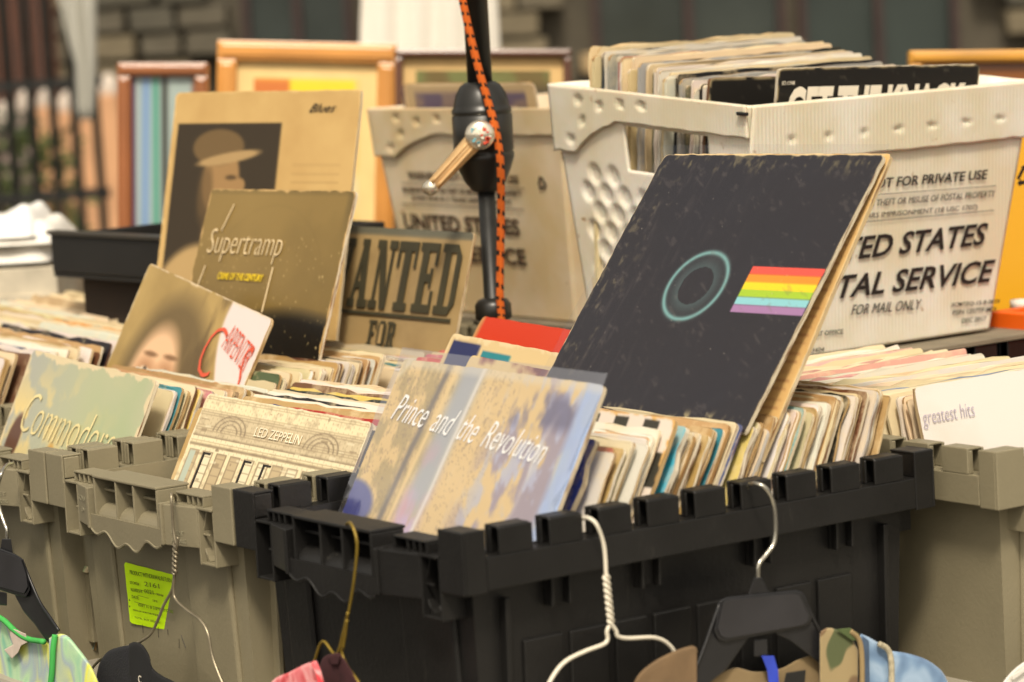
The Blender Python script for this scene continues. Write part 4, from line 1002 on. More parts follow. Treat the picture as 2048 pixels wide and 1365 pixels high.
# O and R counters: small tan shapes lying on the letters
mb = MB(); xo = (.43 + .0633 * 1.5) * .315; mb.box(xo - .003, xo + .003, -.0062, -.0059, .27 - .46 * .315, .27 - .385 * .315); mb.build('letter_counter', mat('tan_paper', s8(172, 146, 100), .6), rt)
# sleeves in / on the large postal tote
TLp = hs(1556, 137, -.556); h = VX * math.cos(r_(-2.7)) + ZX * math.sin(r_(-2.7)); w = ZX * math.cos(r_(2.7)) + VX * math.sin(r_(2.7))
w = (w + UX * .15).normalized(); h = (h - w * h.dot(w)).normalized()
rt, mw = big_sleeve('black record sleeve lettered GET THE KNACK, sticking up at the front of the postal tote', TLp, h, w, .313, art_black, n=110, hh=.26, full=.313, rough=.45, coat=.2, seed=10)
on(mw, .26, .313, 'GET THE KNACK', .05, .93, .222, .155, WHITEINK, rt, .05, .1, slope=.0)
on(mw, .26, .313, 'SO-11948', .015, .075, .06, .014, WHITEINK, rt)
TLp = hs(1418, 163, -.628); 
rt, mw = big_sleeve('scuffed plain black record sleeve half hidden left of the GET THE KNACK sleeve', TLp + ZX * .004, h, w, .313, art_black, n=80, hh=.26, full=.313, seed=11)
# plain white sleeve
TLp = T(-.085, .60, .046); h = VX; w = (ZX * .97 - UX * .22).normalized(); h = (h - w * h.dot(w)).normalized()
rt, mw = big_sleeve('clean white record sleeve with thin grey lettering, at the front of the right hand tote', TLp, h, w, .315, art_white, n=70, hh=.24, full=.315, rough=.35, coat=.4, seed=12)
on(mw, .24, .315, 'greatest hits', .005, .225, .135, .06, mat('grey_violet_ink', s8(176, 166, 184), .5), rt, -.015, .1)
# chequered
TLp = T(-.352, .268, .060); h, w = sleeve_basis(YAW, r_(61), 0)
rt, mw = big_sleeve('record sleeve with a black and white chequered border in the black tote row', TLp, h, w, .318, art_check, n=150, hh=.27, full=.318, rough=.45, coat=.2, seed=13)
# bright blue and red accents in black tote row
for lb, s_, t_, z_, c_ in (('cyan blue record sleeve just behind the chequered sleeve', -.352, .281, .052, (60, 176, 206)), ('cream record sleeve with blue top band in front of the chequered sleeve', -.362, .185, .052, (54, 74, 170)), ):
    h, w = sleeve_basis(YAW, r_(61), 0); mw = Matrix((h, -h.cross(w), w)).transposed().to_4x4(); mw.translation = T(s_, t_, z_)
    o = link('record_sleeve', jacket(4, 1, .26), None, None, mw); o.color = (*s8(*c_), 1); tag(o, lb, 'record')
# big bright red sleeve below the pole
h, w = sleeve_basis(YAW + .08, r_(56), -.02)
mb = None
TLp = hs(972, 630, -.72)
rt, mw = big_sleeve('bright red record sleeve lying tilted in front of the foot of the black pole', hy(968, 634, 3.56), h, w, .313, lambda u, v: lay(np.ones(u.shape + (3,)) * C(206, 58, 28), C(196, 150, 96), np.clip((.02 - u) / .005, 0, 1) + np.clip((.75 - u * .0 - v * 9 - u) * -0, 0, 1)), n=60, hh=.12, full=.313, seed=14)
h, w = sleeve_basis(YAW, r_(60), -.05)
rt, mw = big_sleeve('old cream record sleeve with navy and teal print, below the bright red sleeve', hy(908, 668, 3.44), h, w, .313, lambda u, v: edge_wear(lay(lay(np.ones(u.shape + (3,)) * C(216, 190, 140), C(40, 46, 92), rect(u, v, .02, .02, .2, .5)), C(40, 130, 140), rect(u, v, .66, .02, .9, .10) + rect(u, v, .22, .04, .4, .12)), u, v, 7, w=.03), n=110, hh=.12, full=.313, seed=15)
h, w = sleeve_basis(YAW, r_(58), -.05)
rt, mw = big_sleeve('old sleeve with a red band under a torn cream top edge, below the pole', hy(945, 712, 3.37), h, w, .313, lambda u, v: lay(lay(np.ones(u.shape + (3,)) * C(206, 66, 56), C(222, 196, 140), np.clip((.055 + .03 * fbm(u, v, 12, 3) - v) / .004, 0, 1)), C(110, 40, 40), np.clip((fbm(u, v, 9, 8) - .6) * 6, 0, 1)), n=90, hh=.11, full=.313, seed=16)

# ================================================================== POSTAL TOTES
def corrugated(name, stains=.65, base=(236, 229, 217)):
    m = bpy.data.materials.new(name); m.use_nodes = True; b = m.node_tree.nodes['Principled BSDF']
    tc = N(m, 'ShaderNodeTexCoord'); nz = N(m, 'ShaderNodeTexNoise'); nz.inputs['Scale'].default_value = 9; nz.inputs['Detail'].default_value = 8
    L(m, tc.outputs['Object'], nz.inputs['Vector'])
    rp = N(m, 'ShaderNodeValToRGB'); rp.color_ramp.elements[0].position = .38; rp.color_ramp.elements[1].position = .62
    rp.color_ramp.elements[0].color = (*s8(*base), 1); rp.color_ramp.elements[1].color = (*s8(base[0] - 14, base[1] - 28 * stains, base[2] - 50 * stains), 1)
    L(m, nz.outputs['Fac'], rp.inputs[0])
    # dark flecks of dirt
    n2 = N(m, 'ShaderNodeTexNoise'); n2.inputs['Scale'].default_value = 60; n2.inputs['Detail'].default_value = 6; L(m, tc.outputs['Object'], n2.inputs['Vector'])
    r2 = N(m, 'ShaderNodeValToRGB'); r2.color_ramp.elements[0].position = .68; r2.color_ramp.elements[1].position = .78; L(m, n2.outputs['Fac'], r2.inputs[0])
    mx = N(m, 'ShaderNodeMix'); mx.data_type = 'RGBA'; L(m, r2.outputs[0], mx.inputs[0]); L(m, rp.outputs[0], mx.inputs[6]); mx.inputs[7].default_value = (*s8(170, 130, 80), 1)
    # flutes
    sx = N(m, 'ShaderNodeSeparateXYZ'); L(m, tc.outputs['Object'], sx.inputs[0]); ad = N(m, 'ShaderNodeMath'); ad.operation = 'ADD'; L(m, sx.outputs[0], ad.inputs[0]); L(m, sx.outputs[1], ad.inputs[1])
    mu = N(m, 'ShaderNodeMath'); mu.operation = 'MULTIPLY'; mu.inputs[1].default_value = 2 * math.pi / .0056; L(m, ad.outputs[0], mu.inputs[0])
    si = N(m, 'ShaderNodeMath'); si.operation = 'SINE'; L(m, mu.outputs[0], si.inputs[0])
    mr = N(m, 'ShaderNodeMapRange'); mr.inputs[1].default_value = -1; mr.inputs[3].default_value = .972; mr.inputs[4].default_value = 1.0; L(m, si.outputs[0], mr.inputs[0])
    m3 = N(m, 'ShaderNodeMix'); m3.data_type = 'RGBA'; m3.blend_type = 'MULTIPLY'; m3.inputs[0].default_value = 1; L(m, mx.outputs[2], m3.inputs[6]); L(m, mr.outputs[0], m3.inputs[7])
    L(m, m3.outputs[2], b.inputs['Base Color'])
    bp = N(m, 'ShaderNodeBump'); bp.inputs['Strength'].default_value = .25; bp.inputs['Distance'].default_value = .0005; L(m, si.outputs[0], bp.inputs['Height']); L(m, bp.outputs[0], b.inputs['Normal'])
    b.inputs['Roughness'].default_value = .42; b.inputs['Subsurface Weight'].default_value = .15; b.inputs['Subsurface Scale'].default_value = .01
    return m
POST1 = corrugated('corrugated_plastic'); POST2 = corrugated('old_corrugated_plastic', .7, (222, 204, 176))
def wall_grid(name, P00, P10, P01, P11, nrm, nx, ny, dimples, cut, m, root, mw, thick=.004):
    """wall between four corners (bottom-left, bottom-right, top-left, top-right); dimples: (u, v, r metres, depth); cut: (u0,v0,u1,v1) with v from the top"""
    P00, P10, P01, P11 = [Vector(p) for p in (P00, P10, P01, P11)]; vs = []; W = nx + 1
    wid = (P11 - P01).length; hei = (P01 - P00).length
    for j in range(ny + 1):
        v = j / ny
        for i in range(nx + 1):
            u = i / nx; p = (P01 * (1 - v) + P00 * v) * (1 - u) + (P11 * (1 - v) + P10 * v) * u; d = 0
            for du, dv, r, dep in dimples:
                q = math.hypot((u - du) * wid, (v - dv) * hei) / r
                if q < 1.25: d = max(d, dep * min(1, max(0, (1.25 - q) / .3)))
            vs.append(p - nrm * d)
    fs = []
    for j in range(ny):
        for i in range(nx):
            u = (i + .5) / nx; v = (j + .5) / ny
            if cut and cut[0] < u < cut[2] and cut[1] < v < cut[3]: continue
            fs.append((j * W + i, (j + 1) * W + i, (j + 1) * W + i + 1, j * W + i + 1))
    mb = MB(); mb.add(vs, fs); o = mb.build(name, m, root, smooth=True); s = o.modifiers.new('s', 'SOLIDIFY'); s.thickness = thick; s.offset = 0
    return o
def postal(label, s0, s1, t0, t1, zb, zt, m, ins, mw_org, dimL, cutL, seed, flange=.068, tilt=0.):
    """walls: left end faces -V (t0), long side faces +U (s1)"""
    xa = UX * math.cos(tilt) - ZX * math.sin(tilt); za_ = ZX * math.cos(tilt) + UX * math.sin(tilt)
    mw = Matrix((xa, VX, za_)).transposed().to_4x4(); mw.translation = T(s1, t0, zt) - xa * (s1 - s0) - za_ * (zt - zb); r = empty('postal_tote', label, 'tote', mw)
    W, Ln, H = s1 - s0, t1 - t0, zt - zb; e = 0.0
    def q(x, y): return x, y
    b = [(ins, ins), (W - ins, ins), (W - ins, Ln - ins), (ins, Ln - ins)]; tp = [(0, 0), (W, 0), (W, Ln), (0, Ln)]
    Vt = lambda p, z: (p[0], p[1], z)
    Nn = [Vector((0, -1, 0)), Vector((1, 0, 0)), Vector((0, 1, 0)), Vector((-1, 0, 0))]
    for k in range(4):
        a, c = k, (k + 1) % 4
        dim = dimL if k == 0 else []; cut = cutL if k == 0 else None
        wall_grid('wall', Vt(b[a], 0), Vt(b[c], 0), Vt(tp[a], H), Vt(tp[c], H), Nn[k], 90 if k < 2 else 4, 90 if k < 2 else 4, dim, cut, m, r, mw)
    mb = MB(); mb.hexa([Vt(p, .001) for p in b], [Vt(p, .005) for p in b]); mb.build('floor', m, r)
    # folded-over flanges: ragged lower edge
    R = np.random.default_rng(seed); fz = flange
    for k in range(4):
        a, c = tp[k], tp[(k + 1) % 4]; n_ = Nn[k]; mb = MB(); nx = 80; vs = []; rows = 24
        rag = np.interp(np.linspace(0, 1, nx + 1), np.linspace(0, 1, 30), R.normal(0, .0006, 30))
        wid = math.hypot(c[0] - a[0], c[1] - a[1])
        if k == 1: holes = [(x_, .62, .0036) for x_ in (.135, .262, .385, .508, .63, .755, .88)]
        elif k == 0: holes = [(x_, y_, .0058) for x_, y_ in ((.10, .80), (.17, .62), (.27, .42), (.38, .40), (.49, .38), (.16, .22))]
        else: holes = []
        for j in range(rows + 1):
            for i in range(nx + 1):
                u = i / nx; f = fz
                if k == 0: f = (fz * 1.2 - (fz * 1.2 - .036) * min(1, max(0, (u - .12) / .22)) ** .7) if u < .34 else .036
                vv = j / rows; z = H - vv * (f + rag[i] * (vv > .9)) + (rag[-i - 1] * .5 if j == 0 else 0)
                x = a[0] + (c[0] - a[0]) * u; y = a[1] + (c[1] - a[1]) * u; off = .0055 - ins * (vv * f / H) * .96; dd = 0
                for hx, hy_, hr in holes:
                    qd = math.hypot((u - hx) * wid, (vv - hy_) * f) / hr
                    if qd < 1.2: dd = max(dd, .0034 * min(1, (1.2 - qd) / .3))
                vs.append((x + n_.x * (off - dd), y + n_.y * (off - dd), z))
        Wn = nx + 1; mb.add(vs, [(j * Wn + i, (j + 1) * Wn + i, (j + 1) * Wn + i + 1, j * Wn + i + 1) for j in range(rows) for i in range(nx) if not (k == 0 and cutL and cutL[0] < (i + .5) / nx < cutL[2] and False)])
        o = mb.build('flange', m, r, smooth=True); so = o.modifiers.new('s', 'SOLIDIFY'); so.thickness = .003; so.offset = 0
    return r, mw
TILT = r_(4.2)
XT = UX * math.cos(TILT) - ZX * math.sin(TILT); ZTL = ZX * math.cos(TILT) + UX * math.sin(TILT)
S0, S1, T0, T1, ZB, ZT = -.915, -.539, .786, 1.226, .006, .31
dim = []
for rr_ in range(7):
    for cc_ in range(9):
        x_ = .17 + cc_ * .104 - (.052 if rr_ % 2 else 0); y_ = .345 + rr_ * .077
        if x_ < .95: dim.append((x_, y_, .0108, .0036))
post1, mwp = postal('large white corrugated postal tote crammed with records, right of the black pole', S0, S1, T0, T1, ZB, ZT, POST1, .034, None, [d for d in dim if not (d[0] > .30 and d[1] < .36)], (.37, .135, .80, .31), 3, tilt=TILT)
def face_text(body, x0, y0, x1, y1, cap, root, n, p0, m=INK, bold=0., shear=0., name='lettering', lift=.0012):
    nn = n.normalized(); a = hit(x0, y0, nn, p0) + nn * lift; b = hit(x1, y1, nn, p0) + nn * lift; c = hit(x0, y0 - cap, nn, p0) + nn * lift
    x = (b - a); w_ = x.length; x.normalize(); up_ = (ZX - nn * ZX.dot(nn)).normalized(); up_ = (up_ - x * up_.dot(x)).normalized()
    hgt = (c - a).dot(up_); return text(body, a, x, up_, w_, hgt, m, root, name, bold, shear)
# long side plane (tapers inwards)
Hh = ZT - ZB; n1 = (UX * Hh - ZX * .034 * -1 * -1).normalized(); n1 = (XT + ZTL * (-.034 / Hh)).normalized(); p1 = T(S1, T0, ZT) + n1 * .0025
for b_, x0, y0, x1, y1, cap, bo, sh in (('WARNING: NOT FOR PRIVATE USE', 1600, 389, 1972, 358, 20, .018, .1),
        ('MAXIMUM PENALTY FOR THEFT OR MISUSE OF POSTAL PROPERTY', 1595, 424, 1988, 393, 13, 0, 0.1), ('$1000 FINE & 3 YEARS IMPRISONMENT (18 USC 1707)', 1612, 449, 1952, 421, 13, 0, 0.1),
        ('UNITED STATES', 1588, 533, 1971, 489, 46, .02, .25), ('POSTAL SERVICE', 1563, 610, 1985, 563, 47, .02, .25), ('FOR MAIL ONLY', 1700, 630, 1840, 618, 20, 0, .25),
        ('3CMTEQ-15-B-0028', 1900, 615, 1997, 607, 9, .01, .1), ('PSIN 1257TP-MDI', 1903, 630, 1990, 622, 9, .01, .1), ('DEC 2017', 1921, 646, 1970, 641, 9, .01, .1),
        ('POST OFFICE', 1616, 673, 1684, 667, 9, .01, 0.), ('43404', 1614, 706, 1646, 703, 9, 0, 0.), ('NOV', 1612, 719, 1635, 716, 9, 0, 0.)):
    face_text(b_, x0, y0, x1, y1, cap, post1, n1, p1, INK, bo, sh)
def rule_px(x0, y0, x1, y1, th, root, n, p0, m=INK):
    nn = n.normalized(); a = hit(x0, y0, nn, p0) + nn * .0012; b = hit(x1, y1, nn, p0) + nn * .0012; u_ = (ZX - nn * ZX.dot(nn)).normalized() * th
    mb = MB(); mb.prism([a, b, b + u_, a + u_], nn * .0003); o = mb.build('rule', m, None); o.parent = root; o.matrix_basis = root.matrix_basis.inverted(); return o
rule_px(1600, 401, 1991, 372, .0006, post1, n1, p1); rule_px(1600, 456, 1987, 421, .0006, post1, n1, p1)
def recycle(cx, cy, r, root, n, p0):
    nn = n.normalized(); c0 = hit(cx, cy, nn, p0) + nn * .0012; k = r / F * (c0 - CP).length; e2 = (ZX - nn * ZX.dot(nn)).normalized(); e1 = e2.cross(nn)
    mb = MB()
    P = [c0 + e1 * math.cos(a) * k + e2 * math.sin(a) * k for a in (math.pi / 2, math.pi / 2 - 2.094, math.pi / 2 + 2.094)]
    for i in range(3):
        a, b = P[i], P[(i + 1) % 3]; d = (b - a); q = d.cross(nn).normalized() * k * .16; a2 = a + d * .2; b2 = a + d * .72
        mb.prism([a2 + q, a2 - q, b2 - q, b2 + q], nn * .0003); mb.prism([b2 + q * 2, b2 - q * 2, a + d * .92], nn * .00035)
    o = mb.build('recycling_mark', INK, None); o.parent = root; o.matrix_basis = root.matrix_basis.inverted()
recycle(2048, 352, 26, post1, n1, p1)
# rubber staple at its corner
mb = MB(); q = hit(1486, 228, -VX, T(0, T0, 0) - VX * .007); q = mwp.inverted() @ q
mb.box(q.x - .008, q.x + .008, q.y - .004, q.y + .002, q.z - .002, q.z + .002); mb.build('corner_clip', DARKC, post1, bevel=.001)
# second, blurred postal tote
TT = .965
a_ = hit(742, 217, VX, T(0, TT, 0)); b_ = hit(1118, 224, VX, T(0, TT, 0))
sA = (a_ - O0).dot(UX); sB = (b_ - O0).dot(UX); zT = (a_ - O0).z
post2, mwq = postal('blurred yellowed postal tote standing behind the black pole', sA, sB, TT, TT + .34, .006, zT, POST2, .034, None, [], None, 5, flange=.058)
H2 = zT - .006; n2 = (-VX + ZX * (-.034 / H2)).normalized(); p2 = T(sA, TT, zT) + n2 * .0025
INKB = mat('brown_black_ink', s8(74, 54, 36), .7)
for b_, x0, y0, x1, y1, cap, bo, sh in (('WARNING: NOT FOR PRIVATE USE', 818, 357, 1040, 367, 15, .03, 0), ('MAXIMUM PENALTY FOR THEFT OR MISUSE OF POSTAL PROPERTY', 808, 384, 1046, 392, 10, .03, 0), ('$1000 FINE & 3 YEARS IMPRISONMENT', 826, 400, 1026, 410, 9, .03, 0),
        ('UNITED STATES', 812, 458, 1043, 472, 32, .03, .0), ('POSTAL SERVICE', 800, 515, 1056, 532, 32, .03, 0)):
    face_text(b_, x0, y0, x1, y1, cap, post2, n2, p2, INKB, bo, sh)
rule_px(805, 366, 1050, 378, .001, post2, n2, p2, INKB); rule_px(805, 408, 1050, 420, .001, post2, n2, p2, INKB)
recycle(1085, 367, 17, post2, n2, p2)
h = UX; w = (ZX * .985 - VX * .12).normalized(); h = (h - w * h.dot(w)).normalized()
big_sleeve('record sleeve with faded violet print standing in the blurred postal tote', hit(812, 172, VX, T(0, TT + .022, 0)), h, w, .313, art_purple, n=70, hh=.20, full=.313, seed=20)
for k, (c_, cn) in enumerate((((206, 176, 130), 'tan'), ((120, 60, 50), 'brick red'), ((60, 70, 90), 'slate blue'))):
    mw = Matrix((h, -h.cross(w), w)).transposed().to_4x4(); mw.translation = hit(806 - 2 * k, 168 + 2 * k, VX, T(0, TT + .034 + k * .009, 0))
    o = link('record_sleeve', jacket(3, k, .22), None, None, mw); o.color = (*s8(*c_), 1); tag(o, '%s record sleeve behind the violet one in the blurred postal tote' % cn, 'record', 'records in the blurred postal tote')

# ================================================================== POLE, HUB, LEVER, CORD
pt = T(-.9, .669, 0)
pole = empty('canopy_pole', 'black telescopic canopy pole with bulky clamp hub rising between the totes', 'pole', Matrix.Translation((pt.x, pt.y, 0)) )
def pole_z(px_, py_): return hy(px_, py_, pt.y).z
zh0, zh1 = pole_z(968, 384), pole_z(962, 164); zc = (zh0 + zh1) / 2
tiltm = Matrix.Translation((hy(966, 270, pt.y).x, pt.y, 0)); pole.matrix_basis = tiltm
mb = MB(); mb.lathe([(.0105, .012), (.0105, zh0 + .01)], seg=20); mb.build('lower_tube', DARKC, pole, smooth=True)
mb = MB(); mb.lathe([(.0150, zh1 - .01), (.0150, 2.5)], seg=24); mb.build('upper_tube', DARKC, pole, smooth=True)
hh_ = zh1 - zh0
prof = [(.0125, 0), (.017, .002), (.0245, .012), (.031, .026), (.0345, .036), (.036, .040), (.0363, .046), (.0345, .0475), (.0362, .0495), (.0362, hh_ - .040), (.0345, hh_ - .0385), (.0362, hh_ - .037), (.0358, hh_ - .032), (.034, hh_ - .0305), (.0335, hh_ - .026), (.030, hh_ - .014), (.024, hh_ - .004), (.0175, hh_)]
HUBM = mat('hub_black_plastic', s8(34, 33, 30), .35, .25, 20, spec=.5)
mb = MB(); mb.lathe([(a, zh0 + b) for a, b in prof], seg=40); hub = mb.build('clamp_hub', HUBM, pole, smooth=True)
mb = MB(); mb.lathe([(.02, pole_z(975, 640)), (.022, pole_z(975, 636)), (.022, pole_z(975, 610)), (.018, pole_z(975, 600)), (.0107, pole_z(975, 596))], seg=24); mb.build('lower_collar', HUBM, pole, smooth=True)
mb = MB(); mb.lathe([(.22, 0), (.22, .008), (.2, .012), (.011, .0125)], seg=32); mb.build('base_plate', DARKC, pole, smooth=False)
# lever in front of hub
YL = pt.y - .042
A = hy(960, 270, YL); B = hy(862, 376, YL - .008); inv = pole.matrix_basis.inverted()
LEV = mat('cream_chrome', s8(226, 186, 132), .22, .12, 40, metal=.55, spec=.7)
mb = MB(); A_, B_ = inv @ A, inv @ B; d = (B_ - A_); n_ = 14
pts = [A_ + d * (k / n_) for k in range(n_ + 1)]; rad = [.0125 - .0045 * (k / n_) for k in range(n_ + 1)]; 
mb.tube(pts, rad, 12); lev = mb.build('crank_lever', LEV, pole, smooth=True)
mb = MB(); pe = d.cross(Vector((0, 1, 0))).normalized()
mb.tube([p + Vector((0, -.010, 0)) + pe * .004 for p in pts[1:-1]], .0022, 6); mb.tube([p + Vector((0, -.010, 0)) - pe * .004 for p in pts[1:-1]], .0022, 6); mb.build('lever_ridge', LEV, lev, smooth=True)
mb = MB(); mb.lathe([(.001, -.020), (.0145, -.019), (.0175, -.015), (.018, .0), (.015, .012), (.008, .02)], A_, (0, 1, 0), 28); lh = mb.build('lever_cap', mat('chrome', s8(230, 220, 200), .15, .1, 30, metal=.8), lev, smooth=True)
mb = MB(); mb.lathe([(.001, -.008), (.0085, -.007), (.0095, 0), (.0085, .007), (.001, .008)], B_, (.3, 1, 0), 18); mb.build('lever_tip', mat('chrome', (0, 0, 0)), lev, smooth=True)
R = random.Random(2)
cols = [mat('sticker_%d' % i, s8(*c), .4) for i, c in enumerate([(206, 70, 44), (110, 180, 196), (226, 220, 200), (220, 160, 60), (190, 60, 40)])]
for k in range(26):
    a = R.random() * 6.28; q = R.random() ** .5 * .0125; px_ = A_ + Vector((math.cos(a) * q, -.0203, math.sin(a) * q)); s_ = R.uniform(.001, .0022); ci = 0 if math.cos(a) > .2 and R.random() < .7 else (1 if math.cos(a) < 0 and R.random() < .7 else 2)
    mb = MB(); mb.box(px_.x - s_, px_.x + s_, px_.y - .0003, px_.y + .0009, px_.z - s_ * .7, px_.z + s_ * .7); mb.build('sticker_mark', cols[ci], lev)
# cord with dark flecks
cpts = [(905, -120), (918, -40), (925, 0), (938, 60), (955, 130), (975, 200), (992, 262), (1001, 330), (1002, 420), (1001, 500), (1000, 590), (1003, 640), (1004, 700)]
YC = [pt.y - .02, pt.y - .022, pt.y - .024, pt.y - .028, pt.y - .034, pt.y - .041, pt.y - .046, pt.y - .046, pt.y - .03, pt.y - .024, pt.y - .024, pt.y - .026, pt.y - .03]
path = spline([hy(a, b, y) for (a, b), y in zip(cpts, YC)], 26)
mb = MB(); seg = 12; mb.tube(path, .0048, seg)
me = mb.mesh('cord', True); at = me.color_attributes.new('print', 'FLOAT_COLOR', 'CORNER'); cd = []
for p in me.polygons:
    if len(p.vertices) == 4:
        v = min(p.vertices); i = v // seg; k = v % seg; f = ((i * 1.0 + k * .9) % 9) < 2.2 and (k % 6) < 4 ; c = s8(30, 24, 20) if f else s8(206, 98, 30)
    else: c = s8(206, 98, 30)
    cd += [c[0], c[1], c[2], 1.] * len(p.vertices)
at.data.foreach_set('color', cd)
tag(link('rope', me, attr_mat('print_70_0', .7, 0, .6, 900)), 'orange rope flecked with black running down the canopy pole', 'rope')

# ================================================================== BLACK CASE, ORANGE BIN
a = hy(100, 470, 4.35); b = hy(400, 520, 4.05)
ca = empty('open_case', 'shallow open black case in the left background, in front of the tan portrait sleeve', 'case')
x = (b - a); x.z = 0; Lc = x.length; x.normalize(); y = Vector((-x.y, x.x, 0)); mw = Matrix((x, y, ZX)).transposed().to_4x4(); mw.translation = Vector((a.x, a.y, hy(100, 545, 4.35).z)); ca.matrix_basis = mw
CH = a.z - mw.translation.z; D_ = .30
CASEM = mat('black_case_plastic', s8(26, 25, 24), .5, .25, 15)
for nm, q in (('wall', (0, Lc, 0, .008)), ('wall', (0, Lc, D_ - .008, D_)), ('wall', (0, .008, .008, D_ - .008)), ('wall', (Lc - .008, Lc, .008, D_ - .008))):
    mb = MB(); mb.box(q[0], q[1], q[2], q[3], 0, CH); mb.build(nm, CASEM, ca, bevel=.002)
mb = MB(); mb.box(.001, Lc - .001, .001, D_ - .001, -.006, -.0005); mb.build('floor', CASEM, ca)
mb = MB(); mb.box(-.004, Lc + .004, -.004, .014, CH + .0003, CH + .006); mb.build('rim_strip', mat('case_strip', s8(60, 56, 50), .35), ca, bevel=.001)
mb = MB(); mb.box(Lc - .06, Lc - .01, .02, D_ * .9, CH * .3, CH * .95); mb.build('inner_tray', CASEM, ca)
st = empty('crate_stand', 'dark wooden stand holding up the open black case', 'stand', mw.copy()); 
zc0 = mw.translation.z
mb = MB(); mb.box(.03, Lc - .03, .03, D_ - .03, TZ - zc0, -.0065); mb.build('body', mat('dark_wood', s8(50, 38, 28), .8), st)
mb = MB(); mb.box(.02, Lc - .02, .02, D_ - .02, TZ - zc0 + .0, TZ - zc0 + .02); mb.build('foot_rail', mat('dark_wood', s8(50, 38, 28), .8), st)

ob = empty('orange_bin', 'orange plastic bin at the right edge beside the postal tote', 'bin'); p = T(-.47, 1.235, 0)
oc = hy(2002, 622, 3.85); mw = Matrix((UX, VX, ZX)).transposed().to_4x4(); mw.translation = Vector((oc.x, oc.y, TZ)); ob.matrix_basis = mw
ORP = mat('orange_plastic', s8(226, 96, 16), .4, .1, 8, spec=.5); OH = oc.z - TZ
for q in ((0, .3, 0, .005), (0, .3, .295, .30), (0, .005, .005, .295), (.295, .3, .005, .295)):
    mb = MB(); mb.box(*q, 0, OH); mb.build('wall', ORP, ob, bevel=.001)
mb = MB(); mb.box(.0055, .2945, .0055, .2945, .001, .006); mb.build('floor', ORP, ob)
mb = MB(); mb.box(-.012, .312, -.012, -.0005, OH - .032, OH); mb.box(-.012, -.0005, 0, .3, OH - .032, OH); mb.build('rim', ORP, ob, bevel=.002)
mb = MB(); mb.box(-.006, .306, -.006, -.0004, OH - .075, OH - .045); mb.build('rib', ORP, ob, bevel=.001)
nb = hy(2040, 608, 3.9); j_ = empty('jar', 'small clear jar standing in the orange bin', 'jar', Matrix.Translation((nb.x, nb.y, nb.z - .04)))
mb = MB(); mb.lathe([(.014, -.02), (.016, -.01), (.016, .03), (.012, .034)], seg=18); mb.build('body', mat('jar_plastic', s8(196, 190, 176), .2), j_, smooth=True)
mb = MB(); mb.lathe([(.0125, .0345), (.0125, .045), (.001, .046)], seg=18); mb.build('lid', WHC, j_, smooth=True)

# ================================================================== STICKER ON TOTE B
ns = Vector((0, -1, (-(.046 - .022) / TH))); 
mwB = toteB.matrix_basis
nB = (mwB.to_3x3() @ Vector((0, -1, -.038))).normalized(); pB = mwB @ Vector((.15, .031 - .009 * (.09 / TH) - .0006, .09))
cor = [(253, 1124), (346, 1150), (362, 1268), (263, 1245)]
cpt = [hit(a, b, nB, pB) + nB * .0012 for a, b in cor]
stk = empty('sticker', 'neon yellow paper return sticker on the end of the grey tote', 'sticker', frame_mw(cpt[3], (cpt[2] - cpt[3]), (cpt[0] - cpt[3])))
NEON = mat('neon_paper', (.62, .95, .0), .6, .04, 10)
loc = [stk.matrix_basis.inverted() @ c for c in cpt]
out = []
Rr = random.Random(3)
for i in range(4):
    a, b = loc[i], loc[(i + 1) % 4]
    for k in range(10):
        q = a.lerp(b, .03 + .94 * k / 9); out.append((q.x + Rr.gauss(0, .0003), q.y + Rr.gauss(0, .0003), 0))
mb = MB(); mb.prism(out, (0, 0, .0006)); mb.build('paper', NEON, stk)
OLV = mat('olive_print', s8(96, 116, 20), .6)
for b_, x0, y0, x1, y1, cap in (('PRODUCT WITHDRAWAL/RETURN', 263, 1148, 346, 1165, 8), ('STORE#', 263, 1168, 281, 1171, 6), ('2161', 292, 1172, 322, 1177, 9), ('REFRESH:', 265, 1182, 288, 1186, 6), ('TRAY#', 316, 1191, 330, 1194, 5),
        ('0021', 292, 1186, 310, 1189, 8), ('DATE:', 267, 1196, 281, 1199, 6), ('TIME', 308, 1203, 318, 1205, 4), ('VERIFY TO BE SHIPPED BY STORE', 279, 1212, 350, 1227, 6), ('MANAGER SIGNATURE REQUIRED', 270, 1222, 325, 1234, 4), ('TOTAL BOX WEIGHT', 272, 1236, 324, 1248, 4)):
    face_text(b_, x0, y0, x1, y1, cap, stk, nB, pB + nB * .0022, OLV, 0, 0)
for x0, y0, x1, y1 in ((286, 1174, 340, 1188), (290, 1187, 312, 1193), (284, 1200, 306, 1206), (320, 1209, 346, 1216)): rule_px(x0, y0, x1, y1, .0004, stk, nB, pB + nB * .0022, OLV)
for dy, sgn in ((-5, 1), (5, -1)):
    c0 = hit(272, 1203 + dy, nB, pB + nB * .0026); e2 = (ZX - nB * ZX.dot(nB)).normalized(); e1 = e2.cross(nB); mb = MB()
    mb.prism([c0 - e1 * .0014, c0 + e1 * .0014, c0 + e2 * .002 * sgn], nB * .0003); o = mb.build('arrow_mark', INK, None); o.parent = stk; o.matrix_basis = stk.matrix_basis.inverted()
# pen strokes on the tote below the sticker
for x0, y0, x1, y1 in ((270, 1246, 271, 1252), (285, 1249, 286, 1266), (316, 1255, 317, 1275), (335, 1259, 336, 1270), (362, 1270, 371, 1296), (358, 1278, 358, 1296)):
    a = hit(x0, y0, nB, pB + nB * .0008); b = hit(x1, y1, nB, pB + nB * .0008); mb = MB(); mb.tube([a, b], .0003, 4); o = mb.build('pen_stroke', INK, None); o.parent = toteB; o.matrix_basis = toteB.matrix_basis.inverted()

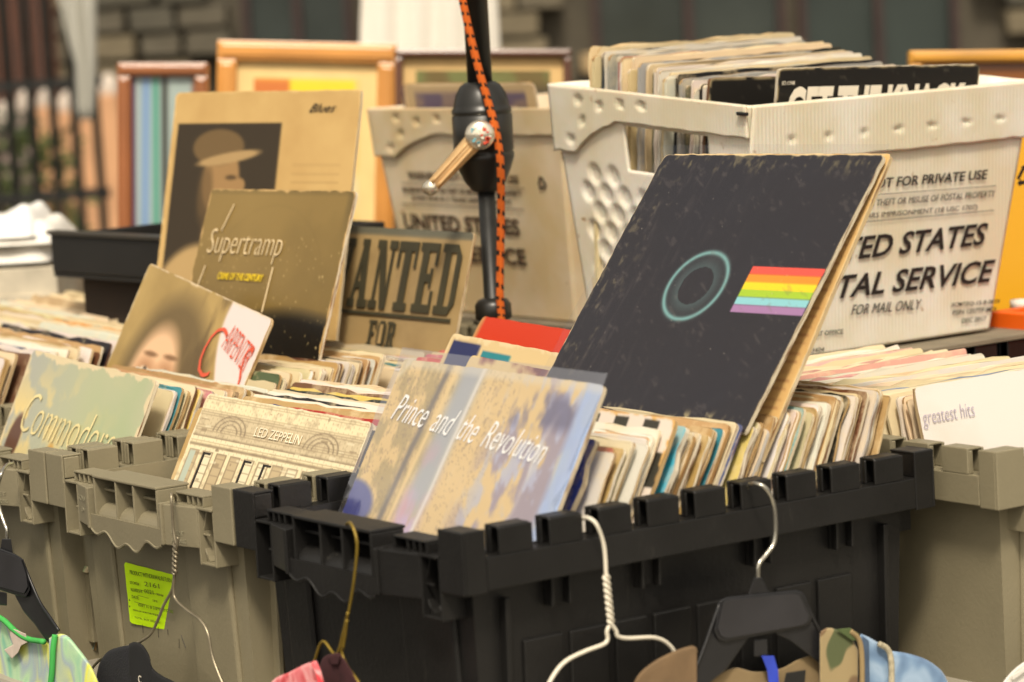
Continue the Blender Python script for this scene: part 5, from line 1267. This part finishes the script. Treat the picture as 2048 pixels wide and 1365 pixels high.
# ================================================================== HANGERS
WIRE = mat('dull_wire', s8(150, 140, 118), .35, .2, 60, metal=.6); WWIRE = mat('white_coated_wire', s8(216, 208, 190), .4, .08)
GWIRE = mat('brass_wire', s8(132, 110, 40), .4, .2, metal=.4); STEEL = mat('steel_hook', s8(190, 186, 174), .2, .1, metal=.9)
HB = mat('black_hanger_plastic', s8(32, 32, 34), .35, .2, 30, spec=.5)
def wire_hanger(label, rad, m, paths, P, cat='hanger'):
    r = empty('wire_hanger', label, cat)
    r.matrix_basis = Matrix.Translation(P(*paths[0][1][0]))
    for nm, pts in paths:
        mb = MB(); sp_ = spline([P(*p) for p in pts], 7); mb.tube(sp_, rad, 8); o = mb.build(nm, m, r, smooth=True); o.matrix_basis = r.matrix_basis.inverted()
    return r
def twist(P, x0, y0, x1, y1, amp, turns, n=26):
    a_, b_ = [], []
    for k in range(n + 1):
        t = k / n; x = x0 + (x1 - x0) * t; y = y0 + (y1 - y0) * t; s_ = math.sin(t * turns * 6.28) * amp; c_ = math.cos(t * turns * 6.28) * amp
        a_.append((x + s_, y, c_)); b_.append((x - s_, y, -c_))
    return a_, b_
# white wire hanger on the long side of the black tote
PS = lambda sv: (lambda x, y, d=0.: hs(x, y, sv + d / F * 2.7))
P1 = PS(.016)
ta, tb = twist(P1, 1212, 1150, 1222, 1248, 4.2, 4)
wire_hanger('white coated wire hanger hooked on the long side of the black tote', .0019, WWIRE, [
    ('hook', [(1158, 1052, -70), (1162, 1040, -50), (1175, 1036, -20), (1192, 1048, 0), (1205, 1080, 0), (1210, 1110, 0), (1212, 1150, 0)]),
    ('twisted_neck', ta), ('twisted_neck', tb),
    ('shoulder_wire', [(1222, 1248, 0), (1214, 1262, 0), (1215, 1280, 0), (1205, 1290, 0), (1170, 1303, 0), (1130, 1324, 0), (1104, 1356, 0), (1084, 1400, 0)]),
    ('shoulder_wire', [(1222, 1248, 0), (1232, 1262, 0), (1236, 1273, 0), (1258, 1277, 0), (1310, 1276, 0), (1340, 1292, 0), (1358, 1325, 0), (1372, 1370, 0), (1385, 1410, 0)])], P1)
# wire hanger on the stickered tote
PT = lambda tv: (lambda x, y, d=0.: ht(x, y, tv - d / F * 3.1))
P2 = PT(-.022)
ta, tb = twist(P2, 351, 1085, 349, 1150, 3.2, 3.5)
wire_hanger('bare metal wire hanger hooked on the grey tote in front of the neon sticker', .0015, WIRE, [
    ('hook', [(352, 1000, -60), (349, 992, -40), (343, 988, -8), (343, 1000, 0), (345, 1030, 0), (347, 1060, 0), (351, 1085, 0)]),
    ('wire_end', [(356, 1075, 4), (354, 1090, 4), (352, 1100, 3)]), ('twisted_neck', ta), ('twisted_neck', tb),
    ('shoulder_wire', [(349, 1150, 0), (344, 1180, 0), (328, 1210, 0), (316, 1240, 0), (302, 1268, 0), (285, 1281, 0), (268, 1289, 0), (235, 1300, 0), (190, 1330, 0), (150, 1400, 0)]),
    ('shoulder_wire', [(349, 1150, 0), (347, 1180, 0), (352, 1200, 0), (375, 1222, 0), (400, 1240, 0), (416, 1268, 0), (424, 1310, 0), (438, 1350, 0), (460, 1400, 0)])], P2)
# brass wire hanger on the black tote's end
P3 = PT(-.030)
wire_hanger('brassy wire hanger hooked on the end handle of the black tote', .0014, GWIRE, [
    ('hook', [(690, 1062, -60), (694, 1048, -40), (702, 1048, -5), (711, 1070, 0), (714, 1100, 0), (708, 1160, 0), (700, 1210, 0), (694, 1240, 0), (686, 1300, 0)]),
    ('shoulder_wire', [(696, 1225, 3), (688, 1260, 0), (678, 1300, 0), (668, 1308, 0), (650, 1285, 0), (640, 1290, 0), (628, 1325, 0), (600, 1400, 0)]),
    ('shoulder_wire', [(694, 1240, 3), (690, 1275, 0), (684, 1305, 0), (696, 1335, 0), (715, 1362, 0), (735, 1400, 0)])], P3)
# black plastic hangers
def plastic_hanger(label, P, hookpts, plate, armL, armR, neck, tab, strap=None):
    r = empty('plastic_hanger', label, 'hanger'); r.matrix_basis = Matrix.Translation(P(*hookpts[0])); inv = r.matrix_basis.inverted()
    def add(nm, mb, m, bevel=0, smooth=False):
        o = mb.build(nm, m, r, bevel=bevel, smooth=smooth); o.matrix_basis = inv; return o
    mb = MB(); mb.tube(spline([P(*p) for p in hookpts], 8), .0021, 10); add('hook', mb, STEEL, smooth=True)
    def poly(pts, d0, d1):
        mb = MB(); a = [P(x, y, d0) for x, y in pts]; b = [P(x, y, d1) for x, y in pts]; n = len(a); mb.add(a + b, [tuple(range(n))[::-1], tuple(range(n, 2 * n))] + [(i, (i + 1) % n, n + (i + 1) % n, n + i) for i in range(n)]); return mb
    add('neck', poly(neck, -10, 8), HB, .001); add('label_plate', poly(plate, -8, 14), HB, .002)
    cx = sum(p[0] for p in plate) / len(plate); cy = sum(p[1] for p in plate) / len(plate)
    add('plate_face', poly([(cx + (x - cx) * .93, cy + (y - cy) * .86) for x, y in plate], 14.5, 17), mat('matt_black_label', s8(44, 43, 46), .55), .0012)
    add('arm', poly(armL, -12, 6), HB, .0015); add('arm', poly(armR, -12, 6), HB, .0015)
    mb = MB(); mb.tube(spline([P(x, y, 8) for x, y in armL[:len(armL) // 2]], 4), .0016, 6); add('arm_ridge', mb, HB, smooth=True)
    mb = MB(); mb.tube(spline([P(x, y, 8) for x, y in armR[:len(armR) // 2]], 4), .0016, 6); add('arm_ridge', mb, HB, smooth=True)
    if tab: add('loop_tab', poly(tab, -6, 4), HB, .001)
    if strap: add('blue_strap', poly(strap, 5, 9), mat('blue_strap', s8(50, 72, 190), .5), .0005)
    return r
P4 = PS(.028)
plastic_hanger('black plastic hanger with blank label plate hooked on the right of the black tote', P4,
    [(1492, 985, -80), (1497, 972, -60), (1510, 968, -20), (1530, 976, 0), (1546, 1005, 0), (1551, 1045, 0), (1548, 1085, 0), (1532, 1110, 0), (1517, 1130, 0), (1516, 1160, 0)],
    [(1440, 1200), (1455, 1194), (1590, 1180), (1605, 1184), (1625, 1232), (1622, 1245), (1612, 1254), (1450, 1285), (1436, 1280), (1428, 1262)],
    [(1440, 1205), (1424, 1250), (1410, 1290), (1394, 1330), (1372, 1380), (1360, 1400), (1400, 1400), (1420, 1366), (1452, 1340), (1480, 1300), (1500, 1272)],
    [(1605, 1190), (1628, 1240), (1648, 1280), (1668, 1320), (1700, 1370), (1716, 1400), (1690, 1400), (1660, 1345), (1620, 1312), (1580, 1282), (1550, 1268)],
    [(1508, 1155), (1524, 1155), (1536, 1180), (1540, 1190), (1494, 1196), (1498, 1184)], [(1508, 1280), (1534, 1278), (1536, 1312), (1508, 1314)],
    [(1523, 1312), (1548, 1312), (1556, 1340), (1558, 1372), (1538, 1372), (1534, 1340)])
P5 = PT(-.045)
plastic_hanger('black plastic hanger at the left edge carrying the tie dye top', P5,
    [(24, 928, -60), (12, 932, -30), (2, 950, 0), (-6, 985, 0), (0, 1020, 0), (8, 1045, 0), (14, 1062, 0), (13, 1085, 0)],
    [(-110, 1070), (-90, 1062), (30, 1108), (46, 1118), (56, 1150), (60, 1180), (52, 1196), (36, 1192), (-100, 1150)],
    [(-60, 1090), (-80, 1130), (-120, 1180), (-160, 1230), (-140, 1250), (-90, 1200), (-40, 1160)],
    [(44, 1120), (62, 1165), (80, 1205), (100, 1235), (118, 1262), (112, 1272), (104, 1290), (92, 1282), (70, 1250), (48, 1225), (30, 1192)],
    [(4, 1078), (22, 1078), (26, 1110), (0, 1104)], [(-6, 1182), (14, 1186), (14, 1212), (-6, 1210)])

# ================================================================== CLOTHES
def art_mat(name, cols, scale, rough=.9, ramp=None, dist=2., fine=600, bump=.3, stretch=(1, 1, 1)):
    m = bpy.data.materials.new(name); m.use_nodes = True; b = m.node_tree.nodes['Principled BSDF']
    tc = N(m, 'ShaderNodeTexCoord'); mp = N(m, 'ShaderNodeMapping'); mp.inputs['Scale'].default_value = stretch; nz = N(m, 'ShaderNodeTexNoise'); nz.inputs['Scale'].default_value = scale; nz.inputs['Detail'].default_value = 2; nz.inputs['Distortion'].default_value = dist
    L(m, tc.outputs['Object'], mp.inputs[0]); L(m, mp.outputs[0], nz.inputs['Vector'])
    rp = N(m, 'ShaderNodeValToRGB'); e = rp.color_ramp.elements
    ps = ramp or [i / (len(cols) - 1) for i in range(len(cols))]
    e[0].position = ps[0]; e[0].color = (*s8(*cols[0]), 1); e[1].position = ps[-1]; e[1].color = (*s8(*cols[-1]), 1)
    for p, c in list(zip(ps, cols))[1:-1]: q = e.new(p); q.color = (*s8(*c), 1)
    L(m, nz.outputs['Fac'], rp.inputs[0]); L(m, rp.outputs[0], b.inputs['Base Color']); b.inputs['Roughness'].default_value = rough
    n2 = N(m, 'ShaderNodeTexNoise'); n2.inputs['Scale'].default_value = fine; L(m, tc.outputs['Object'], n2.inputs['Vector'])
    bp = N(m, 'ShaderNodeBump'); bp.inputs['Strength'].default_value = bump; bp.inputs['Distance'].default_value = .001; L(m, n2.outputs['Fac'], bp.inputs['Height']); L(m, bp.outputs[0], b.inputs['Normal'])
    try: b.inputs['Sheen Weight'].default_value = .2
    except Exception: pass
    return m
def drape(name, mb_, top, P, bulge, low, m, root, waves=3., amp=3., nb=26, seed=0, back=True):
    """cloth hung over a profile: top = [(px, py)], low = py of hem; P(x, y, d) with d = px of distance toward the viewer"""
    pts = spline([Vector((a, b, 0)) for a, b in top], 8); nx = len(pts); R = random.Random(seed); ph = R.random() * 6
    vs = []; nn = nb + 10
    for i, p in enumerate(pts):
        u = i / (nx - 1)
        for k in range(nn + 1):
            if k <= 10:       # over the shoulder, back to front
                a = math.pi * (1 - k / 10); d = math.cos(a) * bulge; y = p.y + (1 - math.sin(a)) * bulge * .8
            else:
                t = (k - 10) / nb; d = bulge + bulge * .5 * math.sin(min(1, t * 2) * 1.57) + amp * math.sin(u * waves * 6.28 + ph + t * 1.5) * min(1, t * 2.5); y = p.y + bulge * .8 + t * (low - p.y)
            vs.append(P(p.x, y, d))
    W = nn + 1; fs = [(i * W + k, (i + 1) * W + k, (i + 1) * W + k + 1, i * W + k + 1) for i in range(nx - 1) for k in range(nn)]
    mb = MB(); mb.add(vs, fs); o = mb.build(name, m, None, smooth=True); so = o.modifiers.new('s', 'SOLIDIFY'); so.thickness = .002; so.offset = -1
    if root is not None: o.parent = root; o.matrix_basis = root.matrix_basis.inverted()
    return o
def strip(name, pts, P, rad, m, root, flat=1.):
    mb = MB(); mb.tube(spline([P(*p) for p in pts], 8), rad, 10); o = mb.build(name, m, None, smooth=True); o.parent = root; o.matrix_basis = root.matrix_basis.inverted(); return o
def patch(name, pts, P, d0, d1, m, root, bevel=.0008):
    mb = MB(); a = [P(q[0], q[1], (q[2] if len(q) > 2 else 0) + d0) for q in pts]; b = [P(q[0], q[1], (q[2] if len(q) > 2 else 0) + d1) for q in pts]; n = len(a)
    mb.add(a + b, [tuple(range(n))[::-1], tuple(range(n, 2 * n))] + [(i, (i + 1) % n, n + (i + 1) % n, n + i) for i in range(n)])
    o = mb.build(name, m, None, bevel=bevel); o.parent = root; o.matrix_basis = root.matrix_basis.inverted(); return o
# tie dye top
TD = art_mat('tie_dye', [(96, 176, 150), (170, 206, 160), (150, 168, 176), (206, 214, 110), (222, 220, 60), (196, 220, 170), (120, 176, 70)], 16, ramp=[.25, .36, .44, .52, .58, .66, .75], dist=.8, stretch=(1.3, 1.3, .6))
GB = mat('green_binding', s8(66, 168, 78), .8, .1, 60)
td = empty('top_garment', 'green and yellow tie dye top on the leftmost black hanger', 'shirt', Matrix.Translation(P5(60, 1300)))
drape('back_panel', None, [(-80, 1200), (-30, 1222), (10, 1248), (45, 1275), (85, 1282), (110, 1290)], P5, 3, 1560, TD, td, 2, 2.5, seed=1)
drape('sleeve_panel', None, [(98, 1276), (112, 1268), (135, 1272), (158, 1298), (180, 1328), (196, 1362), (206, 1400)], P5, 14, 1600, TD, td, 2, 3, seed=2)
strip('neck_binding', [(-60, 1210, 14), (0, 1236, 14), (30, 1262, 14), (55, 1278, 14), (88, 1284, 14)], P5, .0030, GB, td)
strip('arm_binding', [(110, 1270, 20), (106, 1300, 26), (104, 1340, 28), (98, 1400, 30)], P5, .0030, GB, td)
patch('care_label', [(22, 1256), (52, 1268), (54, 1286), (42, 1292), (36, 1306), (24, 1318), (8, 1300), (26, 1290), (20, 1270)], P5, 14, 18, mat('label_cloth', s8(206, 190, 176), .9, .15, 60), td)
# dark garment
DK = mat('navy_black_fabric', s8(26, 26, 32), .9, .2, 200, bump=.3, bscale=500)
dg = empty('dark_garment', 'black padded garment hanging from the bare wire hanger below the sticker', 'garment', Matrix.Translation(P2(260, 1320)))
drape('front_panel', None, [(190, 1372), (198, 1330), (215, 1304), (240, 1294), (262, 1290)], P2, 10, 1600, DK, dg, 2, 3, seed=4)
drape('collar', None, [(258, 1288), (270, 1284), (285, 1290), (298, 1310), (305, 1335), (325, 1352), (352, 1366), (380, 1390)], P2, 12, 1600, mat('black_fabric', s8(18, 18, 20), .95, .2, 200), dg, 2, 3, seed=5)
text('C', P2(278, 1366, 24), UX, ZX, .006, .008, WHITEINK, dg)
# maroon garment and red one
MR = mat('maroon_fabric', s8(60, 26, 30), .9, .2, 120, bump=.3)
mg = empty('maroon_garment', 'dark maroon garment on the brassy wire hanger', 'garment', Matrix.Translation(P3(660, 1340)))
drape('front_panel', None, [(615, 1400), (635, 1345), (645, 1318), (662, 1308), (680, 1308), (698, 1335), (715, 1365), (735, 1400)], P3, 5, 1600, MR, mg, 2, 2, seed=6)
P6 = PT(-.06)
patch('neck_fold', [(655, 1312), (668, 1309), (680, 1312), (676, 1330), (664, 1330)], P3, 8, 11, MR, mg)
RD = art_mat('red_tie_dye', [(196, 40, 50), (222, 110, 116), (232, 160, 160), (206, 50, 60)], 26, ramp=[.35, .46, .55, .66])
rg = empty('red_garment', 'pink and red blotched garment left of the brassy hanger', 'garment', Matrix.Translation(P6(600, 1350)))
drape('shoulder_panel', None, [(530, 1400), (545, 1362), (580, 1344), (612, 1328), (632, 1324)], P6, 8, 1600, RD, rg, 3, 2, seed=7)
strip('seam', [(628, 1326, 10), (636, 1345, 12), (642, 1370, 14), (646, 1400, 14)], P6, .003, RD, rg)
# camouflage shirt and denim jacket
P7 = PS(.040)
CAMO = art_mat('camouflage', [(104, 82, 56), (112, 88, 60), (112, 88, 60), (150, 132, 94), (150, 132, 94), (76, 84, 48)], 11, ramp=[.3, .44, .46, .48, .6, .62], dist=.6)
KH = art_mat('khaki_lining', [(96, 78, 52), (128, 108, 74), (104, 86, 58)], 20, dist=.5)
cj = empty('camouflage_shirt', 'camouflage shirt on the black plastic hanger at right', 'shirt', Matrix.Translation(P7(1500, 1340)))
drape('left_shoulder', None, [(1255, 1400), (1275, 1352), (1310, 1322), (1350, 1302), (1382, 1292), (1394, 1296)], PS(.034), 10, 1620, mat('brown_cloth', s8(112, 90, 64), .9, .15, 60, bump=.3), cj, 2, 3, seed=8)
drape('lining', None, [(1395, 1368), (1430, 1352), (1470, 1336), (1510, 1344), (1560, 1338), (1600, 1318), (1640, 1310), (1680, 1330)], PS(.020), 5, 1620, KH, cj, 3, 3, seed=9)
drape('collar', None, [(1642, 1262), (1656, 1256), (1672, 1259), (1690, 1266), (1704, 1278), (1716, 1300)], PS(.034), 8, 1640, CAMO, cj, 1, 1, seed=10)
strip('collar_edge', [(1700, 1262, 14), (1718, 1280, 18), (1724, 1320, 20), (1724, 1400, 20)], PS(.034), .0025, mat('khaki_edge', s8(140, 120, 84), .9), cj)
patch('collar_tip', [(1672, 1259), (1700, 1256), (1718, 1268), (1722, 1282), (1704, 1282)], PS(.034), 12, 16, mat('moss_green_cloth', s8(74, 88, 50), .9, .2, 40), cj)
patch('neck_strap', [(1572, 1346), (1612, 1340), (1606, 1400), (1560, 1400)], PS(.034), 4, 9, mat('black_strap', s8(24, 23, 22), .6), cj)
DEN = art_mat('denim', [(70, 96, 132), (112, 142, 176), (150, 174, 200), (90, 116, 150)], 24, ramp=[.3, .45, .56, .7], dist=.4, fine=1500, bump=.5)
dj = empty('denim_jacket', 'faded blue denim jacket behind the camouflage collar', 'jacket', Matrix.Translation(P7(1780, 1340)))
drape('shoulder_panel', None, [(1722, 1268), (1740, 1276), (1760, 1288), (1778, 1300), (1784, 1312)], PS(.026), 10, 1640, DEN, dj, 1, 2, seed=11)
drape('sleeve_panel', None, [(1782, 1302), (1810, 1306), (1845, 1316), (1872, 1332), (1890, 1352), (1905, 1390)], PS(.024), 12, 1640, DEN, dj, 2, 3, seed=12)
strip('stitched_seam', [(1758, 1288, 22), (1776, 1300, 24), (1783, 1330, 27), (1782, 1400, 28)], PS(.026), .0028, mat('pale_denim_seam', s8(176, 166, 140), .9, .4, 200), dj)
patch('cuff_fold', [(1724, 1272), (1738, 1282), (1740, 1400), (1724, 1400)], PS(.026), 16, 19, mat('dark_denim', s8(70, 88, 112), .9, .3, 80), dj)
wg = empty('white_garment', 'white garment corner at the bottom right edge of the picture', 'garment', Matrix.Translation(PS(.10)(2040, 1350)))
drape('shoulder_panel', None, [(1985, 1400), (2005, 1366), (2025, 1342), (2048, 1324), (2090, 1300), (2150, 1290)], PS(.10), 8, 1640, mat('white_cotton', s8(214, 210, 202), .9, .1, 30, bump=.3), wg, 2, 2, seed=13)
patch('folded_hem', [(2022, 1352), (2048, 1336), (2090, 1318), (2090, 1326), (2048, 1346), (2026, 1362)], PS(.10), 14, 18, mat('white_cotton', (1, 1, 1)), wg)

# alike neighbours in one row: say which one counted away from the viewer
ORD = ['nearest', 'second nearest', 'third nearest', 'fourth nearest', 'fifth nearest', 'sixth nearest', 'seventh nearest', 'eighth nearest', 'ninth nearest', 'tenth nearest', 'eleventh nearest', 'twelfth nearest']
seen = {}
for o in COL.objects:
    if o.get('label') and o.name.startswith('record_sleeve'): seen.setdefault(o['label'], []).append(o)
for lb, os_ in seen.items():
    if len(os_) > 1:
        os_.sort(key=lambda o: (o.matrix_basis.translation.xy.length))
        for k, o in enumerate(os_):
            w_ = ORD[k] if k < len(ORD) - 0 else None
            if k == len(os_) - 1: w_ = 'farthest'
            if w_: o['label'] = w_ + ' ' + lb
